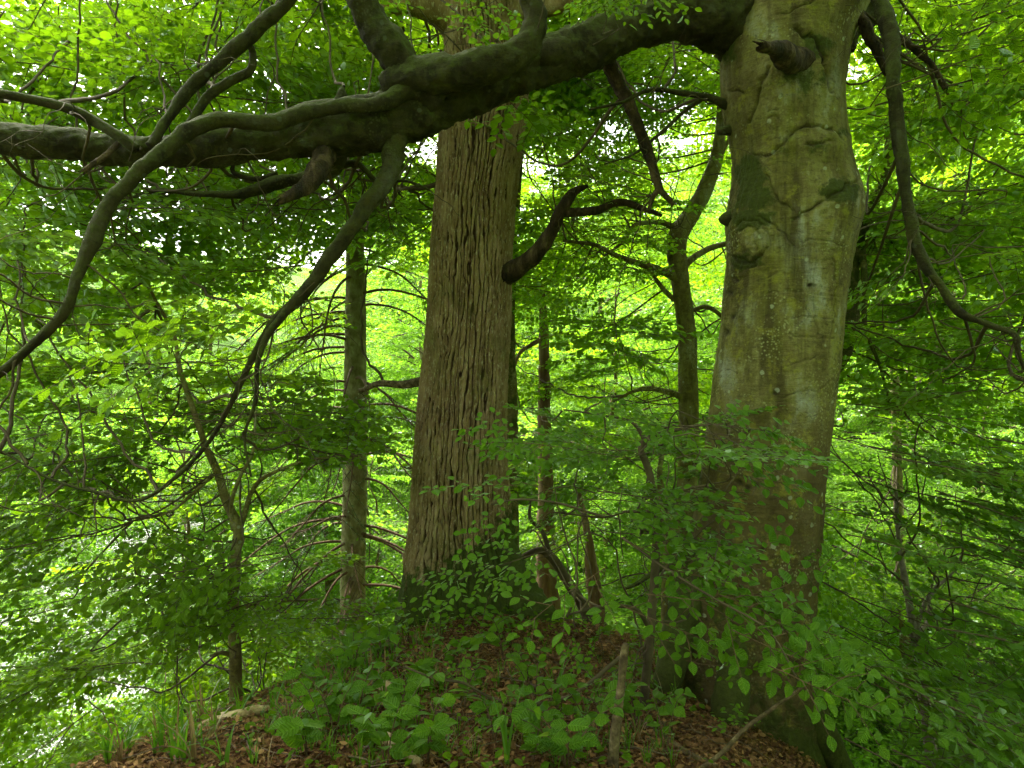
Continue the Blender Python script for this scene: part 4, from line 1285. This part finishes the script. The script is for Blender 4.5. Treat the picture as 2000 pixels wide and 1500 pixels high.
bare_twigs('rightpole', 24, 7)
bare_twigs('rightthin', 24, 8, .2, .6, .1)

for key, d in FOL.items():
    t = T[key]
    off = np.array(t.location)
    for lod, (lf, tw) in d.items():
        lf.build("crown", (M['leaf_shade'] if key in ('rightthin', 'frontsap') else M['leaf_near']) if lod == 'near' else M['leaf_mid'], t, off=off)
        tw.build("twigs", M['twig'], t, off=off)

# ================================================================= the wood behind
VAR = [woodland_tree_meshes(900 + i, hgt, spr, fst, nl, 'far', sc, per, 'leaf_far', trr)
       for i, (hgt, spr, fst, nl, sc, per, trr) in enumerate([
           (14, 4.6, .08, 22, 1.35, 6, .17), (17, 5.0, .10, 24, 1.45, 6, .20), (11, 4.0, .05, 20, 1.25, 6, .13), (8, 3.4, .03, 18, 1.15, 6, .09), (5, 2.6, .02, 14, 1.0, 6, .05)])]
r_ = np.random.RandomState(77)
def region_word(x, y):
    px = 1000 + x / y * FPX
    if px < 380: return "at the far left"
    if px < 680: return "between the left sapling and the fir"
    if px < 830: return "between the fir and the oak"
    if px < 1030: return "behind the oak"
    if px < 1320: return "between the oak and the slender beech"
    if px < 1640: return "behind the big beech"
    return "right of the big beech"
placed = []
def scatter(n, y0, y1, variants, smin, smax, mind, kindword, size_word, xw=0.86, test=None):
    k = tries = 0
    while k < n and tries < 4000:
        tries += 1
        y = r_.uniform(y0, y1)
        x = r_.uniform(-xw, xw) * y
        if test is not None and not test(x, y):
            continue
        if any((x - a) ** 2 + (y - b) ** 2 < mind ** 2 for a, b in placed):
            continue
        z = float(H(x, y))
        if z < -6.5:
            continue
        placed.append((x, y))
        reg = region_word(x, y)
        place_tree(VAR[variants[r_.randint(len(variants))]], x, y, r_.uniform(0, 6.28), r_.uniform(smin, smax),
                   "%s %s" % (size_word, reg), "%s %s" % (kindword, reg))
        k += 1
notriver = lambda x, y: not (-27 < x < -4.5 and 14 < y < 64)
for i, (x, y, v, s_) in enumerate([(-4.5, 9.2, 3, .8), (-5.0, 12.5, 3, .95), (-5.6, 17, 3, 1.0), (-6.0, 22, 2, .9), (-3.2, 12.0, 3, .9), (-8.2, 8.6, 4, 1.2), (-27.5, 34, 2, 1.), (-28.5, 44, 2, 1.1)]):
    placed.append((x, y))
    place_tree(VAR[v], x, y, i * 1.7, s_, "tree overhanging the river " + region_word(x, y), "river bank trees " + region_word(x, y), z=max(float(H(x, y)), -6.4))
scatter(5, 10.5, 14.5, (2, 3), .8, 1.0, 2.6, "nearer woodland trees", "sunlit tree", test=lambda x, y: x > -7 and abs(x) > 0.6)
scatter(10, 15, 23, (0, 1, 2), .8, 1.1, 3.0, "woodland trees", "tall yellow-green tree", test=lambda x, y: notriver(x, y))
scatter(16, 24, 38, (0, 1, 2), .9, 1.2, 3.6, "farther woodland trees", "tall distant tree", test=notriver)
scatter(20, 40, 62, (0, 1), 1.1, 1.5, 5.0, "distant trees on the slope", "small far-off tree", test=notriver)
scatter(12, 66, 95, (0, 1), 1.2, 1.7, 7.0, "trees across the river", "pale tree across the river", test=lambda x, y: x < 10)
for i, (x, y, v, s_, rz) in enumerate([(-7, -4, 0, 1.0, 0), (-2.5, -8, 1, 1.0, 1), (3.5, -9, 0, 1.1, 2), (8, -5, 1, 1.0, 3), (-9, -12, 1, 1.1, 2.2)]):  # unseen trees, added to keep frontal sky light off the trunks
    place_tree(VAR[v], x, y, rz, s_, "unseen leafy tree added behind the viewpoint to block frontal sky", "trees behind the viewpoint")
scatter(9, 9, 17, (4,), .7, 1.1, 1.8, "young trees on the slope", "low bushy young tree", test=lambda x, y: abs(x) > 1.5)
scatter(16, 14, 30, (4, 3), .8, 1.3, 2.4, "bushes on the valley side", "broad bright bush", test=notriver)

# ================================================================= ground plants and litter
def litter():
    r = np.random.RandomState(31)
    n = 60000
    x = r.uniform(-2.6, 1.9, n * 2); y = r.uniform(1.9, 6.6, n * 2) ** 1.0
    z = H(x, y)
    k = z > -1.4
    x, y, z = x[k][:n], y[k][:n], z[k][:n]
    n = len(x)
    acc = Acc()
    a = r.uniform(0, 6.28, n)
    bake_leaves(acc, np.column_stack([x, y, z + r.uniform(.002, .016, n)]), np.column_stack([np.cos(a), np.sin(a), r.normal(0, .25, n)]),
                np.column_stack([r.normal(0, .4, n), r.normal(0, .4, n), np.ones(n)]), r.uniform(.010, .042, n) ** 1.0, 'low', r.rand(n) ** 2.6)
    v, l, tt, u, q = acc.arrays()
    v6 = v.reshape(-1, 6, 3)
    ax = nrmz(v6[:, 3] - v6[:, 0]); rel = v6 - v6[:, 0:1]
    al = np.einsum('nij,nj->ni', rel, ax)[..., None] * ax[:, None, :]
    wd = np.where(r.rand(len(v6)) < .6, r.uniform(.15, .5, len(v6)), 1.0)[:, None, None]
    acc.v = [(v6[:, 0:1] + al + (rel - al) * wd + np.array((0, 0, 1)) * (r.normal(0, .004, v6.shape[:2] + (1,)))).reshape(-1, 3)]
    acc.l, acc.t, acc.u, acc.r = [l], [tt], [u], [q]
    tag(acc.build("leaf_litter", M['litter']), "brown fallen leaves lying over the mound", "leaf litter", None, "stuff")
    # small dropped twigs
    tw = Acc()
    for i in range(260):
        px_, py_ = r.uniform(300, 1400), r.uniform(1280, 1500)
        p, d = ground_at(px_, py_)
        a = r.uniform(0, 6.28); ln = r.uniform(.06, .3)
        q = np.array([p + np.array((math.cos(a), math.sin(a), 0)) * ln * f for f in np.linspace(0, 1, 5)])
        q[:, 2] = H(q[:, 0], q[:, 1]) + .012 + r.uniform(0, .01)
        add_tube(tw, q + r.normal(0, .004, q.shape), np.full(5, r.uniform(.0015, .004)), 4)
    tag(tw.build("twig_debris", M['drytwig']), "small dry twigs scattered on the leaf litter", "twigs", None, "stuff")
litter()

def blades(acc, base, r, n, h, wd, lean=.5):
    """a tuft of arching blades"""
    for i in range(n):
        a = r.uniform(0, 6.28)
        ln = h * r.uniform(.55, 1.15)
        d = np.array((math.cos(a), math.sin(a), 0))
        m = 6
        t = np.linspace(0, 1, m)
        out = lean * r.uniform(.3, 1.3)
        c = base + d * r.uniform(0, .02) + d * (out * ln * t ** 1.8)[:, None] + np.array((0, 0, 1)) * (ln * (t - .42 * out * t ** 2.4))[:, None]
        s = np.array((-d[1], d[0], 0)) * wd * r.uniform(.7, 1.2)
        wv = (1 - t ** 2.2) * .5 + .02
        L_, R_ = c + s * wv[:, None], c - s * wv[:, None]
        cc = c + np.array((0, 0, -.12)) * wd * wv[:, None] * 4
        v = np.concatenate([L_, cc, R_])
        f = []
        for j in range(m - 1):
            f += [j, j + 1, m + j + 1, m + j, m + j, m + j + 1, 2 * m + j + 1, 2 * m + j]
        acc.add(v, np.array(f), np.full(2 * (m - 1), 4), None, np.full(len(v), r.rand()))

def grass():
    r = np.random.RandomState(41)
    acc = Acc()
    spots = []
    for i in range(70): spots.append((r.uniform(-20, 420), r.uniform(1400, 1500), .22, .009, 8))
    for i in range(64): spots.append((r.uniform(180, 760), 1440 - (r.uniform(0, 1)) * 180, .17, .009, 8))
    for i in range(90): spots.append((r.uniform(560, 860), r.uniform(1230, 1380), .18, .008, 8))
    for i in range(260): spots.append((r.uniform(480, 1330), r.uniform(1260, 1500), .12, .005, 7))
    for i in range(14): spots.append((r.uniform(1160, 1330), r.uniform(1290, 1400), .2, .006, 8))
    for s in ((380, 1492, .30, .018, 12), (440, 1500, .22, .016, 10), (990, 1500, .36, .012, 10), (1085, 1370, .32, .009, 14), (60, 1480, .3, .012, 14), (150, 1500, .26, .012, 12), (1010, 1430, .2, .01, 9), (700, 1300, .22, .008, 12)):
        spots.append(s)
    dry = Acc()
    for px_, py_, h, wd, n in spots:
        p, d = ground_at(px_, py_)
        if d > 7.5:
            continue
        blades(acc if r.rand() > .22 else dry, p, r, max(3, int(n * r.uniform(.4, 1.2))), h * r.uniform(.7, 1.1), wd, r.uniform(.35, .95))
    tag(acc.build("grass", M['grass'], smooth_=True), "tufts of green woodland grass on the mound", "grass", None, "stuff")
    tag(dry.build("dry_grass", M['drygrass'], smooth_=True), "dead straw coloured grass blades among the green tufts", "grass", None, "stuff")
    gc = Acc()
    n = 2800
    x = r.uniform(-2.3, 1.5, n * 2); y = r.uniform(2.2, 6.2, n * 2)
    k = (fbm(np.stack([x * 1.3, y * 1.3, x * 0 + 2], -1), 3) > .02) & (H(x, y) > -1.2)
    x, y = x[k][:n], y[k][:n]; n = len(x)
    a = r.uniform(0, 6.28, n)
    bake_leaves(gc, np.column_stack([x, y, H(x, y) + r.uniform(.01, .09, n)]), np.column_stack([np.cos(a), np.sin(a), r.normal(.1, .3, n)]),
                np.column_stack([r.normal(0, .45, n), r.normal(-.2, .45, n), np.ones(n)]), r.uniform(.016, .045, n), 'low', r.rand(n))
    tag(gc.build("ground_cover", M['leaf_near']), "low creeping green leaves in patches over the mound", "ground cover", None, "stuff")
    # low undergrowth over the valley sides
    lf = Acc()
    n = 60000
    y = r.uniform(6.5, 60, n); x = r.uniform(-.85, .85, n) * y
    z = H(x, y)
    k = z > -6.4
    x, y, z = x[k], y[k], z[k]; n = len(x)
    a = r.uniform(0, 6.28, n)
    sz = .05 + .0045 * y
    bake_leaves(lf, np.column_stack([x, y, z + r.uniform(0, .5, n) * (.4 + y * .02)]), np.column_stack([np.cos(a), np.sin(a), r.normal(0, .4, n)]),
                np.column_stack([r.normal(0, .5, n), r.normal(0, .5, n), np.ones(n)]), sz * r.uniform(.7, 1.3, n), 'low', r.rand(n))
    tag(lf.build("undergrowth", M['leaf_far']), "bright green undergrowth over the slopes below", "undergrowth", None, "stuff")
grass()

# seedlings with broad ribbed leaves in the foreground
def seedling(px_, py_, h, nsh, lsz, seed, label, group):
    r = np.random.RandomState(seed)
    p, d = ground_at(px_, py_)
    t = root_at("beech_seedling", p, label, "seedling", group)
    st, lf = Acc(), Acc()
    for s in range(nsh):
        a = r.uniform(0, 6.28)
        tip = np.array((math.cos(a) * h * r.uniform(.3, .9), math.sin(a) * h * r.uniform(.3, .9), h * r.uniform(.6, 1.1)))
        path = catmull([[0, 0, -.02], [*(tip * (.25, .25, .5))], [*(tip * (.65, .65, .88))], [*tip]], .03)
        add_tube(st, path, np.linspace(.0035, .0014, len(path)), 5)
        n = 6 + r.randint(4)
        f = np.linspace(.35, 1, n)
        idx = (f * (len(path) - 1)).astype(int)
        dd = nrmz(path[np.minimum(idx + 1, len(path) - 1)] - path[np.maximum(idx - 1, 0)])
        sd_ = np.column_stack([-dd[:, 1], dd[:, 0], 0 * dd[:, 0]]) * np.where(np.arange(n) % 2, 1, -1)[:, None]
        ld = dd * .5 + nrmz(sd_) * .9 + np.column_stack([r.normal(0, .15, n), r.normal(0, .15, n), r.normal(-.15, .2, n)])
        nn = np.column_stack([r.normal(0, .5, n), r.normal(-.4, .5, n), np.ones(n)])
        bake_leaves(lf, path[idx], ld, nn, 1.0 * lsz * r.uniform(.75, 1.15, n), 'hi', r.rand(n))
    st.build("stem", M['stem'], t)
    lf.build("leaves", M['leaf_shade'], t)
    return t

r_ = np.random.RandomState(5)
SEED = [(600, 1478, .24, 2, .085), (655, 1440, .28, 3, .085), (700, 1395, .26, 3, .08), (780, 1440, .26, 3, .085), (835, 1485, .28, 3, .085), (820, 1345, .26, 3, .075), (885, 1300, .26, 3, .07), (935, 1275, .28, 4, .07),
        (985, 1295, .26, 3, .07), (745, 1285, .24, 3, .07), (800, 1255, .22, 3, .065), (690, 1330, .24, 3, .075), (905, 1385, .22, 2, .075), (1040, 1490, .24, 3, .08), (1110, 1500, .28, 4, .08),
        (1155, 1455, .26, 3, .075), (1180, 1395, .24, 3, .07), (1245, 1425, .24, 3, .07), (965, 1450, .20, 2, .08), (1290, 1375, .24, 3, .065), (1095, 1420, .22, 2, .07),
        (650, 1262, .2, 3, .065), (860, 1250, .22, 3, .06), (1300, 1480, .24, 2, .07), (755, 1500, .22, 2, .09), (1030, 1340, .2, 2, .06), (1000, 1245, .2, 3, .055), (720, 1235, .2, 3, .055), (1260, 1330, .22, 3, .06), (905, 1235, .18, 2, .055)]
for q_ in range(6):
    SEED.append((r_.uniform(560, 1330), r_.uniform(1250, 1500), r_.uniform(.16, .26), r_.randint(2, 4), r_.uniform(.055, .08)))
def seed_where(px_, py_):
    if py_ < 1330 and px_ < 1020: return ("seedling with ribbed leaves at the foot of the oak", "seedlings at the oak's foot")
    if px_ < 880: return ("low seedling with broad ribbed leaves around the pale broken wood", "seedlings around the pale wood")
    if px_ < 1130: return ("low broad-leaved seedling at the bottom middle of the mound", "seedlings at the bottom middle")
    return ("small leafy seedling beside the upright dead stick", "seedlings beside the dead stick")
for i, s in enumerate(SEED):
    lb, gp = seed_where(s[0], s[1])
    seedling(*s, 500 + i, lb, gp)

# twiggy branches with leaves in the foreground, each a plant rooted beside the frame's bottom
def fore_branch(name, label, pts, kind, leaves, seed, mat='twig'):
    t = root_at(name, P(*pts[0][:3]), label, "branch")
    off = np.array(t.location)
    hero_limb(t, pts, M[mat], 'stem', 8, .08, None, seed=seed)
    r = np.random.RandomState(seed)
    lf, tw = Acc(), Acc()
    items = []
    for (a, b, d, yaw, pit, s) in leaves:
        dr = (math.cos(yaw), math.sin(yaw), pit)
        items.append((P(a, b, d), frame(dr, r.normal(0, .25), (0, -.8, 1)), s))
    bake_boughs(items, kind, lf, tw, r)
    lf.build("leaves", M['leaf_shade'], t, off=off)
    tw.build("twigs", M['stem'], t, off=off)
    return t
fore_branch("beech_spray", "leafy twig hanging across the oak's lower right side",
            [(1180, 1010, 2.9, 5), (1100, 985, 2.75, 5), (1020, 975, 2.6, 4), (960, 985, 2.5, 3)], 'big',
            [(1010, 950, 2.6, PI, .05, .6), (985, 975, 2.5, PI + .5, -.8, .48), (1090, 965, 2.7, PI - .4, .1, .6), (1040, 850, 2.7, PI, -.05, .55), (1070, 870, 2.7, PI + .3, -.1, .5)], 900)
fore_branch("beech_spray", "leafy branch slanting down across the big beech's base",
            [(1215, 1050, 2.9, 6), (1300, 1110, 2.75, 6), (1400, 1170, 2.6, 5), (1500, 1230, 2.5, 4), (1560, 1330, 2.4, 3)], 'big',
            [(1230, 1060, 2.8, .2, -.3, .9), (1300, 1110, 2.75, -.1, -.3, 1.0), (1340, 1150, 2.7, -.3, -.35, 1.0), (1400, 1160, 2.65, .2, -.25, 1.0), (1430, 1230, 2.5, -.3, -.5, .9), (1480, 1230, 2.5, .1, -.4, .9),
             (1500, 1300, 2.4, -.2, -.5, .8), (1260, 1160, 2.7, -.6, -.2, .9), (1180, 1110, 2.7, PI + .5, -.3, .8), (1210, 1180, 2.7, -.5, -.4, .8), (1450, 1110, 2.9, .2, -.2, .9), (1240, 1240, 2.7, .5, -.2, .7), (1340, 1290, 2.6, .1, -.3, .6)], 901)
fore_branch("bent_branch", "grey bent branch lying from the dead stick across the litter",
            [(1222, 1275, 3.2, 7), (1190, 1300, 3.15, 9), (1150, 1335, 3.1, 8), (1100, 1365, 3.05, 8), (1030, 1378, 3.0, 8), (960, 1365, 3.0, 6), (905, 1335, 3.0, 6), (850, 1325, 3.0, 5), (790, 1302, 3.0, 4)], 'big',
            [(1130, 1345, 3.05, -1.2, .3, .4), (905, 1335, 3.0, 1.4, .6, .35), (960, 1365, 3.0, -1.4, .1, .4), (1180, 1300, 3.1, 2.5, .3, .35)], 902)
fore_branch("bare_branch", "thin pale branch rising across the beech's dark foot",
            [(1340, 1520, 2.7, 9), (1400, 1480, 2.7, 9), (1460, 1420, 2.65, 8), (1530, 1370, 2.6, 7), (1600, 1320, 2.6, 4)], 'big', [(1420, 1440, 2.65, 1.2, .2, .4), (1540, 1360, 2.6, .3, .1, .4)], 903, 'stick')

def dead_wood(name, label, px_pts, mat, lift=.3, n=14, seed=0, rough=.2, cat="dead wood"):
    pts = []
    for (a, b, wd) in px_pts:
        p, d = ground_at(a, b)
        pts.append((a, b - wd * lift, d, wd))
    t = hero_limb(None, pts, mat, name, n, .2, None, seed=seed, rough=rough, step=.01)
    return tag(t, label, cat)
dead_wood("fallen_branch", "pale weathered fallen branch below the left sapling", [(388, 1425, 12), (425, 1410, 22), (470, 1402, 20), (510, 1394, 18), (545, 1384, 8)], M['palewood'], seed=2)
dead_wood("fallen_branch", "barkless cream coloured stick at the bottom left of centre", [(722, 1428, 20), (752, 1455, 24), (780, 1474, 26), (820, 1500, 24)], M['palewood'], seed=4, rough=.1)
dead_wood("wood_chunk", "short pale chunk of rotten wood behind the seedlings", [(738, 1345, 16), (752, 1353, 24), (770, 1362, 16)], M['palewood'], seed=5, rough=.35)
dead_wood("fallen_stick", "long brown stick lying at the beech's left foot", [(1225, 1395, 8), (1280, 1430, 12), (1340, 1470, 12), (1400, 1500, 12)], M['stick'], seed=6)
_p, _d = ground_at(1192, 1497)
t_ = hero_limb(None, [(1224, 1258, _d + .05, 12), (1220, 1275, _d + .05, 16), (1213, 1330, _d + .03, 17), (1206, 1400, _d + .02, 19), (1199, 1460, _d, 23), (1190, 1530, _d, 28), (1184, 1600, _d, 30)], M['stick'], "dead_stick", 22, .12, None, seed=9, rough=.22, step=.008, straight=.4)
tag(t_, "upright dead stick with flaking bark at the bottom centre right", "dead wood")

# ================================================================= labels: number the look-alikes by their order across the picture
bpy.context.view_layer.update()
ORD = "first second third fourth fifth sixth seventh eighth ninth tenth eleventh twelfth thirteenth fourteenth fifteenth sixteenth".split()
byl = {}
for o in SC.objects:
    if o.parent is None and "label" in o and o.get("group") and o.get("group") != "trees behind the viewpoint":
        byl.setdefault(o["label"], []).append(o)
for lab, os_ in byl.items():
    if len(os_) < 2:
        continue
    os_.sort(key=lambda o: o.location.x / max(o.location.y, .1))
    for i, o in enumerate(os_):
        if len(os_) == 2:
            o["label"] = lab + (", left one of two" if i == 0 else ", right one of two")
        else:
            o["label"] = lab + ", " + ORD[min(i, 15)] + " from the left"
